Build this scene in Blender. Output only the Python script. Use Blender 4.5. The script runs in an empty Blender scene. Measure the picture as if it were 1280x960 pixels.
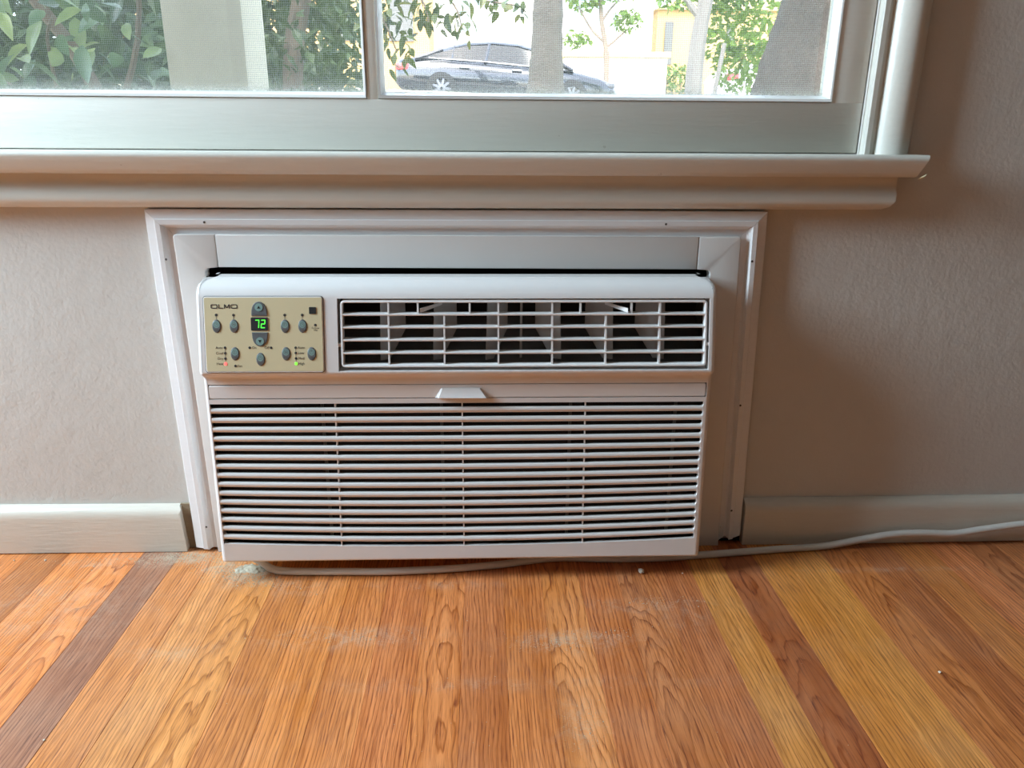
import bpy, bmesh, math, random
from mathutils import Vector, Matrix
random.seed(7)
S = bpy.context.scene
COL = S.collection
R = math.radians

# ------------------------------------------------------------------ camera
cam_d = bpy.data.cameras.new('camera')
cam_d.sensor_width = 36.0
cam_d.lens = 940.0 / 1280.0 * 36.0
cam_d.clip_start = 0.02
cam = bpy.data.objects.new('camera', cam_d)
COL.objects.link(cam)
def cam_matrix(pitch, yaw, roll, loc):
    p, y, r = R(pitch), R(yaw), R(roll)
    fw = Vector((math.sin(y)*math.cos(p), math.cos(y)*math.cos(p), -math.sin(p)))
    rt = Vector((math.cos(y), -math.sin(y), 0)); up = rt.cross(fw)
    rt2 = rt*math.cos(r) + up*math.sin(r); up2 = up*math.cos(r) - rt*math.sin(r)
    m = Matrix((rt2, up2, -fw)).transposed().to_4x4(); m.translation = loc
    return m
cam.matrix_world = cam_matrix(18.093, 2.125, 0.372, Vector((0, -1.0087, 0.583)))
S.camera = cam

# ------------------------------------------------------------------ world, sun, daylight, assumed side light, exposure
world = bpy.data.worlds.new('sky'); S.world = world; world.use_nodes = True
wn = world.node_tree.nodes; wl = world.node_tree.links
bg = wn['Background']
sky = wn.new('ShaderNodeTexSky'); sky.sky_type = 'NISHITA'
sky.sun_disc = False; sky.sun_elevation = R(52); sky.sun_rotation = R(200)
sky.air_density = 0.8; sky.dust_density = 2.0; sky.ozone_density = 1.0
haze = wn.new('ShaderNodeMix'); haze.data_type = 'RGBA'; haze.inputs[0].default_value = 0.5
wl.new(sky.outputs[0], haze.inputs[6]); haze.inputs[7].default_value = (1.9, 1.85, 1.75, 1)
wl.new(haze.outputs[2], bg.inputs['Color']); bg.inputs['Strength'].default_value = 2.6
sun_d = bpy.data.lights.new('sun', 'SUN'); sun_d.energy = 3.0; sun_d.angle = R(0.6); sun_d.color = (1.0, 0.95, 0.87)
sun = bpy.data.objects.new('sun', sun_d); COL.objects.link(sun)
sun.rotation_euler = Vector((-0.22, 0.62, -0.75)).to_track_quat('-Z', 'Y').to_euler()
def area(name, loc, direction, sx, sy, power, color, portal=False):
    d = bpy.data.lights.new(name, 'AREA'); d.shape = 'RECTANGLE'; d.size = sx; d.size_y = sy
    d.energy = power; d.color = color
    if portal: d.cycles.is_portal = True
    o = bpy.data.objects.new(name, d); COL.objects.link(o); o.location = loc
    o.rotation_euler = Vector(direction).to_track_quat('-Z', 'Y').to_euler()
    return o
# cool area light added before the solid left wall for an assumed window, and a portal for the sky behind the front window
area('assumed_left_daylight', (-1.81, -0.42, 1.22), (1, 0, -0.10), 0.6, 1.15, 88.0, (0.66, 0.85, 0.99))
area('front_window_portal', (-0.155, 0.139, 1.39), (0, -1, 0), 1.285, 1.66, 1.0, (1, 1, 1), portal=True)
S.view_settings.view_transform = 'Standard'; S.view_settings.look = 'None'
S.view_settings.gamma = 1.0; S.view_settings.use_curve_mapping = False
S.view_settings.exposure = 0.28
try:
    S.cycles.use_denoising = True
    S.cycles.max_bounces = 10; S.cycles.transparent_max_bounces = 24
    S.cycles.sample_clamp_indirect = 6.0
except Exception: pass

# ------------------------------------------------------------------ node helpers
def srgb(r, g, b):
    f = lambda c: (c/255/12.92) if c/255 <= 0.04045 else ((c/255+0.055)/1.055)**2.4
    return (f(r), f(g), f(b), 1.0)
class NT:
    def __init__(self, name):
        self.m = bpy.data.materials.new(name); self.m.use_nodes = True
        self.t = self.m.node_tree; self.bsdf = self.t.nodes['Principled BSDF']; self.out = self.t.nodes['Material Output']
    def n(self, typ, ins=None, **props):
        nd = self.t.nodes.new('ShaderNode' + typ)
        for k, v in props.items(): setattr(nd, k, v)
        for k, v in (ins or {}).items(): self.set(nd.inputs[k], v)
        return nd
    def set(self, sock, v):
        if hasattr(v, 'is_linked') or isinstance(v, bpy.types.NodeSocket): self.t.links.new(v, sock)
        elif isinstance(v, bpy.types.Node): self.t.links.new(v.outputs[0], sock)
        else: sock.default_value = v
    def p(self, **kw):
        for k, v in kw.items(): self.set(self.bsdf.inputs[k.replace('_', ' ')], v)
        return self
    def math(self, op, a, b=0.0, clamp=False):
        nd = self.n('Math', {0: a, 1: b}, operation=op); nd.use_clamp = clamp; return nd.outputs[0]
    def ramp(self, fac, stops):
        nd = self.n('ValToRGB', {0: fac}); cr = nd.color_ramp
        while len(cr.elements) < len(stops): cr.elements.new(0.5)
        for e, (pos, c) in zip(cr.elements, stops):
            e.position = pos; e.color = c if len(c) == 4 else (*c, 1)
        return nd.outputs[0]
    def mix(self, fac, a, b, blend='MIX'):
        nd = self.n('Mix', data_type='RGBA', blend_type=blend)
        self.set(nd.inputs[0], fac); self.set(nd.inputs[6], a); self.set(nd.inputs[7], b); return nd.outputs[2]
    def noise(self, vec, scale, detail=3.0, rough=0.55, dist=0.0):
        ins = {'Scale': scale, 'Detail': detail, 'Roughness': rough, 'Distortion': dist}
        if vec is not None: ins['Vector'] = vec
        return self.n('TexNoise', ins).outputs[0]
    def bump(self, h, strength, dist=0.001):
        b = self.n('Bump', {'Height': h, 'Strength': strength, 'Distance': dist}); self.set(self.bsdf.inputs['Normal'], b.outputs[0]); return b
    def pos(self): return self.n('NewGeometry').outputs['Position']
    def mapv(self, vec, scale, loc=(0, 0, 0)):
        return self.n('Mapping', {'Vector': vec, 'Scale': scale, 'Location': loc}).outputs[0]
G = lambda v: (v, v, v, 1)

def plain(name, col, rough=0.5, metal=0.0, var=0.06, scale=30.0, bump=0.0, bscale=300.0, emit=None, coat=0.0):
    t = NT(name); p = t.pos()
    nz = t.noise(p, scale, 4)
    dark = tuple(c*(1-var) for c in col[:3]) + (1,); lite = tuple(min(1, c*(1+var)) for c in col[:3]) + (1,)
    t.p(Base_Color=t.mix(nz, dark, lite), Roughness=rough, Metallic=metal, Coat_Weight=coat)
    if bump: t.bump(t.noise(p, bscale, 3), bump)
    if emit: t.p(Emission_Color=emit[0], Emission_Strength=emit[1])
    return t.m

# wall paint, orange-peel roller texture
def wall_paint():
    t = NT('wall_paint'); p = t.pos()
    big = t.noise(p, 3.0, 3); sm = t.noise(p, 45, 4)
    c = t.mix(big, srgb(205, 202, 195), srgb(213, 210, 204)); c = t.mix(t.math('MULTIPLY', sm, 0.35), c, srgb(197, 192, 183))
    t.p(Base_Color=c, Roughness=0.55)
    h = t.math('ADD', t.math('MULTIPLY', t.noise(p, 170, 3, 0.6), 0.7), t.math('MULTIPLY', t.noise(p, 35, 3), 1.1))
    t.bump(h, 0.42, 0.0020); return t.m
def gloss_paint(name, a, b, rough=0.32, bs=0.25):
    t = NT(name); p = t.pos()
    brush = t.noise(t.mapv(p, (6, 60, 60)), 4, 4); spots = t.noise(p, 60, 5, 0.6)
    c = t.mix(brush, a, b)
    chip = t.math('GREATER_THAN', t.noise(p, 95, 2, 0.5), 0.775)
    c = t.mix(t.math('MULTIPLY', chip, 0.35), c, srgb(150, 140, 122))
    t.p(Base_Color=c, Roughness=rough)
    t.bump(t.math('ADD', brush, t.math('MULTIPLY', spots, 0.6)), bs, 0.0012); return t.m

DUST = [(-.325, -.084, .045, .024, 1.25), (-.365, -.062, .04, .022, 1.1), (-.455, -.035, .07, .022, .95), (-.55, -.045, .06, .022, .45), (-.42, -.02, .03, .02, 1.1),
        (-.174, -.222, .10, .022, .62), (-.377, -.245, .06, .02, .5), (.105, -.238, .075, .020, .75), (.215, -.165, .085, .02, .5), (.255, -.188, .03, .03, .5),
        (-.06, -.112, .10, .012, .4), (.574, -.088, .12, .006, .55), (.10, -.37, .03, .05, .5), (-.56, -.15, .13, .10, .42), (-.26, -.11, .05, .03, .5), (.02, -.31, .3, .012, .3)]
def oak():
    t = NT('oak_floorboard'); p = t.pos()
    oi = t.n('ObjectInfo'); rnd = oi.outputs['Random']; base = oi.outputs['Color']
    off = t.n('CombineXYZ', {0: t.math('MULTIPLY', rnd, 13.7), 1: t.math('MULTIPLY', rnd, 47.0), 2: t.math('MULTIPLY', rnd, 5.0)}).outputs[0]
    v = t.n('VectorMath', {0: p, 1: off}, operation='ADD').outputs[0]
    sx = t.n('SeparateXYZ', {0: v})
    # slow wander of the grain lines
    wob = t.noise(t.mapv(v, (9, 2.2, 1)), 1.0, 3, 0.5)
    wob2 = t.noise(t.mapv(v, (40, 9, 1)), 1.0, 3, 0.5)
    # growth rings: a flat-sawn parabola plus straight rift grain
    xl = t.math('SUBTRACT', t.n('SeparateXYZ', {0: t.n('TexCoord').outputs['Object']}).outputs[0], t.math('MULTIPLY', t.math('SUBTRACT', rnd, 0.5), 0.03))
    para = t.math('MULTIPLY', t.math('MULTIPLY', xl, xl), 2600)
    amt = oi.outputs['Object Index']
    val = t.math('ADD', t.math('MULTIPLY', sx.outputs[0], 210.0), t.math('MULTIPLY', wob, 9.0))
    cath = t.math('ADD', t.math('ADD', para, t.math('MULTIPLY', sx.outputs[1], 7.0)), t.math('MULTIPLY', wob, 14.0))
    ring = t.n('Mix', data_type='FLOAT'); t.set(ring.inputs[0], amt); t.set(ring.inputs[2], val); t.set(ring.inputs[3], cath)
    ringv = t.math('ADD', ring.outputs[0], t.math('MULTIPLY', wob2, 2.2))
    saw = t.math('FRACT', ringv)
    band = t.ramp(saw, [(0.0, G(0.10)), (0.45, G(0.0)), (0.80, G(0.45)), (0.93, G(1.0)), (1.0, G(0.15))])
    # pores: short dark dashes along the board
    pore = t.noise(t.mapv(v, (800, 30, 1)), 1.0, 2, 0.6)
    poreb = t.ramp(pore, [(0.50, G(0)), (0.66, G(1))])
    streak = t.noise(t.mapv(v, (110, 3.5, 1)), 1.0, 4, 0.6)
    tone = t.noise(t.mapv(v, (14, 2.5, 1)), 1.0, 3)
    hsv_d = t.n('HueSaturation', {'Hue': 0.487, 'Saturation': 1.08, 'Value': 0.45, 'Color': base}).outputs[0]
    hsv_l = t.n('HueSaturation', {'Hue': 0.503, 'Saturation': 0.94, 'Value': 1.30, 'Color': base}).outputs[0]
    c = t.mix(t.ramp(tone, [(0.3, G(0)), (0.7, G(1))]), base, hsv_l)
    c = t.mix(t.math('MULTIPLY', t.ramp(streak, [(0.42, G(0)), (0.70, G(1))]), 0.50), c, hsv_d)
    c = t.mix(t.math('MULTIPLY', band, 0.70), c, hsv_d)
    c = t.mix(t.math('MULTIPLY', t.math('MULTIPLY', poreb, t.math('ADD', t.math('MULTIPLY', band, 0.8), 0.5)), 0.85), c, t.n('HueSaturation', {'Hue': 0.48, 'Saturation': 1.0, 'Value': 0.33, 'Color': base}).outputs[0])
    # plaster dust lying in patches and wiped films on the boards
    sp = t.n('SeparateXYZ', {0: p}); tot = None
    dn = t.noise(p, 38, 7, 0.75, 0.6); dn2 = t.noise(t.mapv(p, (1, 1.6, 1)), 420, 3, 0.7)
    for (x, y, rx, ry, s) in DUST:
        dx = t.math('MULTIPLY', t.math('SUBTRACT', sp.outputs[0], x), 1/rx); dy = t.math('MULTIPLY', t.math('SUBTRACT', sp.outputs[1], y), 1/ry)
        r2 = t.math('ADD', t.math('MULTIPLY', dx, dx), t.math('MULTIPLY', dy, dy))
        g = t.math('MULTIPLY', t.math('POWER', 2.718, t.math('MULTIPLY', r2, -1.0)), s)
        tot = g if tot is None else t.math('MAXIMUM', tot, g)
    grit = t.math('ADD', t.math('MULTIPLY', dn, 0.75), t.math('MULTIPLY', dn2, 0.45))
    dmask = t.math('MULTIPLY', tot, t.ramp(grit, [(0.54, G(0.0)), (0.80, G(1))]), True)
    film = t.math('MULTIPLY', t.ramp(t.noise(p, 7, 4, 0.6), [(0.48, G(0)), (0.75, G(1))]), 0.10)
    speck = t.math('MULTIPLY', t.math('GREATER_THAN', t.noise(p, 520, 1, 0.4), 0.80), 0.5)
    dm = t.math('MAXIMUM', t.math('MAXIMUM', dmask, film), speck)
    c = t.mix(dm, c, srgb(205, 192, 170))
    rg = t.math('ADD', t.math('ADD', 0.24, t.math('MULTIPLY', t.noise(p, 18, 4, 0.6), 0.16)), t.math('MULTIPLY', dm, 0.35))
    t.p(Base_Color=c, Roughness=rg)
    t.bump(t.math('SUBTRACT', t.math('MULTIPLY', band, 0.3), poreb), 0.22, 0.0006)
    return t.m

M = {}
M['wall'] = wall_paint()
M['paint'] = gloss_paint('window_gloss_paint', srgb(208, 205, 194), srgb(216, 213, 203))
M['sash'] = gloss_paint('sash_gloss_paint', srgb(212, 210, 200), srgb(220, 218, 209), 0.35)
M['bead'] = gloss_paint('glazing_bead_paint', srgb(228, 228, 224), srgb(235, 235, 232), 0.25, 0.1)
M['base'] = gloss_paint('baseboard_gloss_paint', srgb(208, 199, 184), srgb(217, 209, 196), 0.3, 0.35)
M['mould'] = gloss_paint('white_moulding_paint', srgb(226, 225, 224), srgb(234, 233, 233), 0.4, 0.12)
M['oak'] = oak()
M['gap'] = plain('dark_gap', srgb(28, 22, 17), 0.9)
M['plastic'] = plain('white_plastic', srgb(229, 226, 224), 0.28, var=0.015, coat=0.15)
M['plastic_in'] = plain('grey_inner_plastic', srgb(170, 167, 164), 0.5, var=0.03)
M['panel'] = plain('pale_surround_plastic', srgb(219, 216, 212), 0.3, var=0.015)
M['black'] = plain('black_interior', srgb(14, 14, 14), 0.7)
M['filter'] = plain('dark_filter_mesh', srgb(34, 30, 28), 0.8, var=0.4, scale=400)
M['beige'] = plain('control_panel_beige', srgb(210, 196, 158), 0.45, var=0.02)
M['bezel'] = plain('bezel_grey', srgb(92, 88, 84), 0.5)
M['ink'] = plain('dark_print', srgb(48, 44, 42), 0.6)
M['btn'] = plain('button_grey', srgb(98, 101, 103), 0.42, var=0.04)
M['btn_hi'] = plain('button_teal', srgb(128, 158, 152), 0.4, var=0.03)
M['green'] = plain('green_display_digit', srgb(60, 230, 60), 0.5, emit=((0.10, 0.95, 0.07, 1), 1.1))
M['red_led'] = plain('red_indicator', srgb(240, 90, 90), 0.4, emit=((1.0, 0.12, 0.10, 1), 1.2))
M['green_led'] = plain('green_indicator', srgb(120, 230, 60), 0.4, emit=((0.20, 0.95, 0.06, 1), 1.0))
M['cord'] = plain('white_cord_rubber', srgb(214, 210, 203), 0.45, var=0.05, scale=60)
M['dust'] = plain('plaster_dust', srgb(188, 180, 160), 0.95, var=0.2, scale=300, bump=0.6, bscale=900)
M['rawplaster'] = plain('exposed_plaster', srgb(140, 122, 98), 0.95, var=0.3, scale=90, bump=0.7, bscale=250)
M['hole'] = plain('nail_hole', srgb(70, 64, 60), 0.8)

# ------------------------------------------------------------------ mesh helpers
def mk(name, me, mat, parent=None):
    o = bpy.data.objects.new(name, me); COL.objects.link(o)
    mats = mat if isinstance(mat, (list, tuple)) else [mat]
    if not me.materials:
        for m in mats: me.materials.append(m)
    if parent is not None:
        o.parent = parent; o.matrix_parent_inverse = Matrix.Translation(-Vector(root_loc(parent)))
    return o
def root_loc(o):
    loc = Vector(o.location)
    return loc if o.parent is None else Vector(o.parent.location)
def mesh(name, vs, fs, smooth=None, mi=None):
    me = bpy.data.meshes.new(name); me.from_pydata([tuple(v) for v in vs], [], fs); me.validate(); me.update()
    bm = bmesh.new(); bm.from_mesh(me); bmesh.ops.recalc_face_normals(bm, faces=bm.faces); bm.to_mesh(me); bm.free()
    if mi:
        for pl, k in zip(me.polygons, mi): pl.material_index = k
    if smooth is not None:
        me.shade_smooth(); me.set_sharp_from_angle(angle=R(smooth))
    return me
def tag(o, label=None, cat=None, group=None, kind=None):
    if label: o['label'] = label
    if cat: o['category'] = cat
    if group: o['group'] = group
    if kind: o['kind'] = kind
    return o
def empty(name, loc=(0, 0, 0)):
    o = bpy.data.objects.new(name, None); COL.objects.link(o); o.location = loc; o.empty_display_size = 0.05
    return o
class MB:
    def __init__(self): self.v = []; self.f = []; self.mi = []
    def add(self, vs, fs, m=0):
        b = len(self.v); self.v += [tuple(v) for v in vs]; self.f += [tuple(i+b for i in q) for q in fs]; self.mi += [m]*len(fs)
        return self
    def box(self, x0, x1, y0, y1, z0, z1, m=0):
        return self.add([(x0,y0,z0),(x1,y0,z0),(x1,y1,z0),(x0,y1,z0),(x0,y0,z1),(x1,y0,z1),(x1,y1,z1),(x0,y1,z1)],
            [(0,1,2,3),(4,5,6,7),(0,1,5,4),(1,2,6,5),(2,3,7,6),(3,0,4,7)], m)
    def build(self, name, mat, parent=None, smooth=None):
        me = bpy.data.meshes.new(name); me.from_pydata(self.v, [], self.f)
        for pl, k in zip(me.polygons, self.mi): pl.material_index = k
        bm = bmesh.new(); bm.from_mesh(me); bmesh.ops.recalc_face_normals(bm, faces=bm.faces); bm.to_mesh(me); bm.free()
        if smooth is not None: me.shade_smooth(); me.set_sharp_from_angle(angle=R(smooth))
        return mk(name, me, mat, parent)
def box_mesh(name, x0, x1, y0, y1, z0, z1, bevel=0.0, seg=2):
    bm = bmesh.new(); bmesh.ops.create_cube(bm, size=1.0)
    for v in bm.verts: v.co = Vector(((x0+x1)/2 + v.co.x*(x1-x0), (y0+y1)/2 + v.co.y*(y1-y0), (z0+z1)/2 + v.co.z*(z1-z0)))
    if bevel: bmesh.ops.bevel(bm, geom=bm.edges[:], offset=bevel, segments=seg, profile=0.5, affect='EDGES')
    me = bpy.data.meshes.new(name); bm.to_mesh(me); bm.free()
    if bevel: me.shade_smooth(); me.set_sharp_from_angle(angle=R(40))
    return me
def box(name, x0, x1, y0, y1, z0, z1, mat, parent=None, bevel=0.0, seg=2):
    return mk(name, box_mesh(name, x0, x1, y0, y1, z0, z1, bevel, seg), mat, parent)
def loft(name, rings, mat, parent=None, closed=True, caps=True, smooth=40):
    """rings: list of equal-length point lists"""
    n = len(rings[0]); vs = [p for r in rings for p in r]; fs = []
    for i in range(len(rings)-1):
        for j in range(n if closed else n-1):
            a = i*n+j; b = i*n+(j+1) % n
            fs.append((a, b, b+n, a+n))
    if caps: fs.append(tuple(range(n))); fs.append(tuple((len(rings)-1)*n + k for k in range(n)))
    return mk(name, mesh(name, vs, fs, smooth), mat, parent)
def catmull(pts, k=8):
    P = [Vector(p) for p in pts]; out = []
    for i in range(len(P)-1):
        p0 = P[max(i-1, 0)]; p1 = P[i]; p2 = P[i+1]; p3 = P[min(i+2, len(P)-1)]
        for s in range(k):
            t = s/k
            out.append(0.5*((2*p1)+(p2-p0)*t+(2*p0-5*p1+4*p2-p3)*t*t+(3*p1-p0-3*p2+p3)*t**3))
    out.append(P[-1]); return out
def tube_rings(path, rad, sides=10):
    rings = []; up = Vector((0, 0, 1)); prev = None
    for i, p in enumerate(path):
        d = (path[min(i+1, len(path)-1)] - path[max(i-1, 0)]).normalized()
        if prev is None:
            s = d.cross(up)
            if s.length < 1e-3: s = d.cross(Vector((1, 0, 0)))
        else: s = prev - d*prev.dot(d)
        s.normalize(); prev = s; u = s.cross(d).normalized()
        r = rad(i/(len(path)-1)) if callable(rad) else rad
        rings.append([p + (s*math.cos(2*math.pi*j/sides) + u*math.sin(2*math.pi*j/sides))*r for j in range(sides)])
    return rings
def tube(name, path, rad, mat, parent=None, sides=10): return loft(name, tube_rings(path, rad, sides), mat, parent)

# ------------------------------------------------------------------ room shell
X0, X1, Y0, ZC = -1.85, 3.2, -5.0, 2.7
def wall_holes(name, u0, u1, z0, z1, holes, thick, axis, at, mat=None):
    us = sorted({u0, u1, *[h[0] for h in holes], *[h[1] for h in holes]}); zs = sorted({z0, z1, *[h[2] for h in holes], *[h[3] for h in holes]})
    b = MB()
    def solid(i, j):
        if i < 0 or j < 0 or i >= len(us)-1 or j >= len(zs)-1: return False
        cu, cz = (us[i]+us[i+1])/2, (zs[j]+zs[j+1])/2
        return not any(h[0] < cu < h[1] and h[2] < cz < h[3] for h in holes)
    def P(u, z, d): return (u, at+d, z) if axis == 'x' else (at+d, u, z)
    for i in range(len(us)-1):
        for j in range(len(zs)-1):
            if not solid(i, j): continue
            a, c, e, g = us[i], us[i+1], zs[j], zs[j+1]
            for d in (0, thick): b.add([P(a,e,d), P(c,e,d), P(c,g,d), P(a,g,d)], [(0,1,2,3)])
            if not solid(i-1, j): b.add([P(a,e,0), P(a,g,0), P(a,g,thick), P(a,e,thick)], [(0,1,2,3)])
            if not solid(i+1, j): b.add([P(c,e,0), P(c,g,0), P(c,g,thick), P(c,e,thick)], [(0,1,2,3)])
            if not solid(i, j-1): b.add([P(a,e,0), P(c,e,0), P(c,e,thick), P(a,e,thick)], [(0,1,2,3)])
            if not solid(i, j+1): b.add([P(a,g,0), P(c,g,0), P(c,g,thick), P(a,g,thick)], [(0,1,2,3)])
    me = bpy.data.meshes.new(name); me.from_pydata(b.v, [], b.f)
    bm = bmesh.new(); bm.from_mesh(me); bmesh.ops.remove_doubles(bm, verts=bm.verts, dist=1e-5); bmesh.ops.recalc_face_normals(bm, faces=bm.faces); bm.to_mesh(me); bm.free()
    return mk(name, me, mat or M['wall'])
tag(wall_holes('wall_front', X0-0.12, X1+0.12, -0.02, ZC, [(-.80, .487, .55, 2.23), (-.372, .306, -.02, .428)], 0.14, 'x', 0.0), kind='structure', label='beige painted wall with orange-peel texture below the window')
tag(wall_holes('wall_left', Y0, 0.0, -0.02, ZC, [], -0.12, 'y', X0), kind='structure')
M['taupe'] = plain('low_bounce_taupe', srgb(128, 112, 96), 0.7, var=0.03)  # unseen walls coloured darker to cut bounced light
tag(wall_holes('wall_right', Y0, 0.0, -0.02, ZC, [], 0.12, 'y', X1, M['taupe']), kind='structure')
tag(wall_holes('wall_back', X0-0.12, X1+0.12, -0.02, ZC, [], -0.12, 'x', Y0, M['taupe']), kind='structure')
M['ceil'] = plain('ceiling_paint', srgb(178, 172, 164), 0.8, var=0.02)
tag(box('ceiling', X0-0.12, X1+0.12, Y0-0.12, 0.20, ZC, ZC+0.15, M['ceil']), kind='structure')

# floor with single oak boards running towards the wall
floor = box('floor', X0-0.02, X1+0.02, Y0-0.02, 0.14, -0.03, -0.004, M['gap'])
tag(floor, 'orange-brown oak strip floor with plaster dust', kind='structure')
edges = [-.5033, -.4479, -.396, -.344, -.292, -.2401, -.1874, -.1347, -.0820, -.0293, .0234, .0761, .129, .183, .237, .2908, .3399, .3926, .445, .4972, .5544, .6116]
while edges[0] > X0: edges.insert(0, edges[0]-.054)
while edges[-1] < X1: edges.append(edges[-1]+.054)
edges[0] = X0; edges[-1] = X1
cols = {  # boards by their left edge
 -.5033: (136, 92, 68), -.4479: (172, 110, 58), -.396: (178, 118, 62), -.344: (184, 122, 62), -.292: (174, 110, 56), -.2401: (186, 118, 60), -.1874: (178, 110, 56),
 -.1347: (170, 100, 50), -.0820: (176, 106, 52), -.0293: (166, 100, 54), .0234: (172, 104, 52), .0761: (178, 112, 58), .129: (168, 100, 52), .183: (160, 96, 50), .237: (156, 92, 50),
 .2908: (174, 114, 50), .3399: (148, 84, 44), .3926: (178, 114, 46), .445: (182, 120, 52), .4972: (164, 98, 46), .5544: (152, 88, 42), .6116: (168, 104, 50)}
def plank_mesh(w, ln):
    bm = bmesh.new(); b = 0.0004
    vs = [bm.verts.new(c) for c in ((b,0,0),(w-b,0,0),(w-.00006,0,-b),(w-.00006,0,-.004),(.00006,0,-.004),(.00006,0,-b))]
    ws = [bm.verts.new((v.co.x, ln, v.co.z)) for v in vs]
    for i in range(6): bm.faces.new((vs[i], vs[(i+1) % 6], ws[(i+1) % 6], ws[i]))
    bm.faces.new(vs); bm.faces.new(ws[::-1]); bmesh.ops.recalc_face_normals(bm, faces=bm.faces)
    for v in bm.verts: v.co.x -= w/2
    me = bpy.data.meshes.new('plank'); bm.to_mesh(me); bm.free(); me.materials.append(M['oak']); return me
rp = random.Random(3)
for a, c in zip(edges[:-1], edges[1:]):
    if c-a < .004: continue
    y = 0.10; k = 0
    while y > Y0:
        ln = 9.0 if k else rp.uniform(0.62, 1.6)
        lo = max(Y0, y-ln)
        me = plank_mesh(c-a, y-lo-.0006)
        o = bpy.data.objects.new('plank', me); COL.objects.link(o); o.location = ((a+c)/2, lo, 0); o.parent = floor
        col = cols.get(a) if k == 0 else None
        if col is None:
            f = rp.uniform(0.86, 1.08); col = (min(255, 168*f*rp.uniform(.97, 1.04)), 103*f, 53*f*rp.uniform(.9, 1.05))
        o.color = srgb(min(248, col[0]*1.24), col[1]*1.22, col[2]*1.20); y = lo; o.pass_index = 1 if (a in (-.5033+.001, .0761, .183, .3399, .4972, -.0820, -.344) or (a not in cols and rp.random() < .35)) else 0; k += 1

# baseboards
def baseboard(name, xa, xb, label, jag=None):
    prof = [(0, .0015), (-.016, .0015), (-.0165, .055), (-.0155, .0625), (-.012, .068), (-.0065, .0718), (0, .0728)]
    rows = []
    for x, j in ((xa, None), (xb, jag)):
        pts = []
        for k, (y, z) in enumerate(prof): pts.append((x + ((j[k] if j else 0)), y, z))
        rows.append(pts)
    # extra stations let the board wander like an old, many times painted one
    n = 18; rings = []
    for i in range(n+1):
        t = i/n; rg = []
        for p, q in zip(*rows):
            x = p[0]+(q[0]-p[0])*t
            rg.append((x, p[1]+.0006*math.sin(9*x), p[2] + .0007*math.sin(7*x+1)*(1 if p[2] > .01 else .8)))
        rings.append(rg)
    o = loft(name, rings, M['base'], smooth=35); return tag(o, label, kind='structure')
baseboard('baseboard_left', X0+.001, -.4435, 'cream painted baseboard left of the air conditioner with a broken end', [.003, .003, .0005, -.002, .0005, -.003, -.002])
baseboard('baseboard_right', .386, X1-.001, 'cream painted baseboard right of the air conditioner behind the cord')

# ------------------------------------------------------------------ window
win = empty('window_1', (-.15, 0, .566)); tag(win, 'white painted wooden window with two panes above the air conditioner', kind='structure')
WT = 1.90
# sill board (stool) with rounded nose
def arc(cx, cz, r, a0, a1, n): return [(cx+r*math.cos(R(a0+(a1-a0)*i/n)), cz+r*math.sin(R(a0+(a1-a0)*i/n))) for i in range(n+1)]
prof = [(.12, .540), (.12, .5662)] + [(-.047+ (x), z) for x, z in arc(0, .5602, .0060, 90, 180, 6)] + [(-.0527, .5585), (-.0505, .5525), (-.0470, .5450), (-.0445, .5403), (-.0405, .5392)]
def endx(z, xe, s): return xe - s*(.566-z)/.0265*.0098
rings = [[(endx(z, -.868, -1) if x is None else x, y, z) for y, z in prof] for x in (None,)]
rings = [[(-.868+(.566-z)/.0265*.0098, y, z) for y, z in prof]] + [[(x, y, z) for y, z in prof] for x in [-.85+1.39*i/30 for i in range(31)]] + [[(.5545-(.566-z)/.0265*.0098, y, z) for y, z in prof]]
loft('sill', rings, M['paint'], win, smooth=50)
# apron with a swept face and rounded lower corners
ap = [(0, .5385), (-.0225, .5385), (-.0215, .532), (-.0205, .525), (-.0255, .517), (-.0285, .5085), (-.0255, .5015), (-.018, .4975), (-.010, .4962), (0, .4962)]
def apx(z, Rr=.020): 
    d = max(0, Rr-(z-.4962)); return Rr - math.sqrt(max(0, Rr*Rr-d*d))
rings = [[(-.850+apx(z), y, z) for y, z in ap]] + [[(-.82+1.33*i/24, y, z) for y, z in ap] for i in range(25)] + [[(.533-apx(z), y, z) for y, z in ap]]
loft('apron', rings, M['paint'], win, smooth=55)
b = MB(); b.add([(.545, -.047, .5372), (.5525, -.049, .5405), (.5560, -.048, .5440), (.5535, -.044, .5385), (.549, -.046, .5368)], [(0, 1, 4), (1, 2, 3), (1, 3, 4), (0, 4, 3), (0, 3, 2, 1)])
M['chip'] = plain('old_cream_paint', srgb(214, 200, 160), .6); b.build('paint_chip', M['chip'], win)
# casing: thin inner strip, groove, big rounded band
cp_ = [(.4885, 0), (.4885, -.008), (.4905, -.010), (.4965, -.010), (.4985, -.0065), (.5035, -.0055), (.506, -.0105), (.510, -.0165), (.517, -.0205), (.526, -.0225), (.535, -.0215), (.5425, -.0175), (.5475, -.011), (.549, -.004), (.549, 0)]
loft('casing', [[(x, y, z) for x, y in cp_] for z in (.566, .75, 1.0, 1.5, 2.23)], M['paint'], win, smooth=30)
loft('casing', [[(-.312-x, y, z) for x, y in cp_] for z in (.566, .75, 1.0, 1.5, 2.23)], M['paint'], win, smooth=30)
loft('casing', [[(x, y, 1.741+xx) for xx, y in cp_] for x in (-.861, .549)], M['paint'], win, smooth=30)
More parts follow.
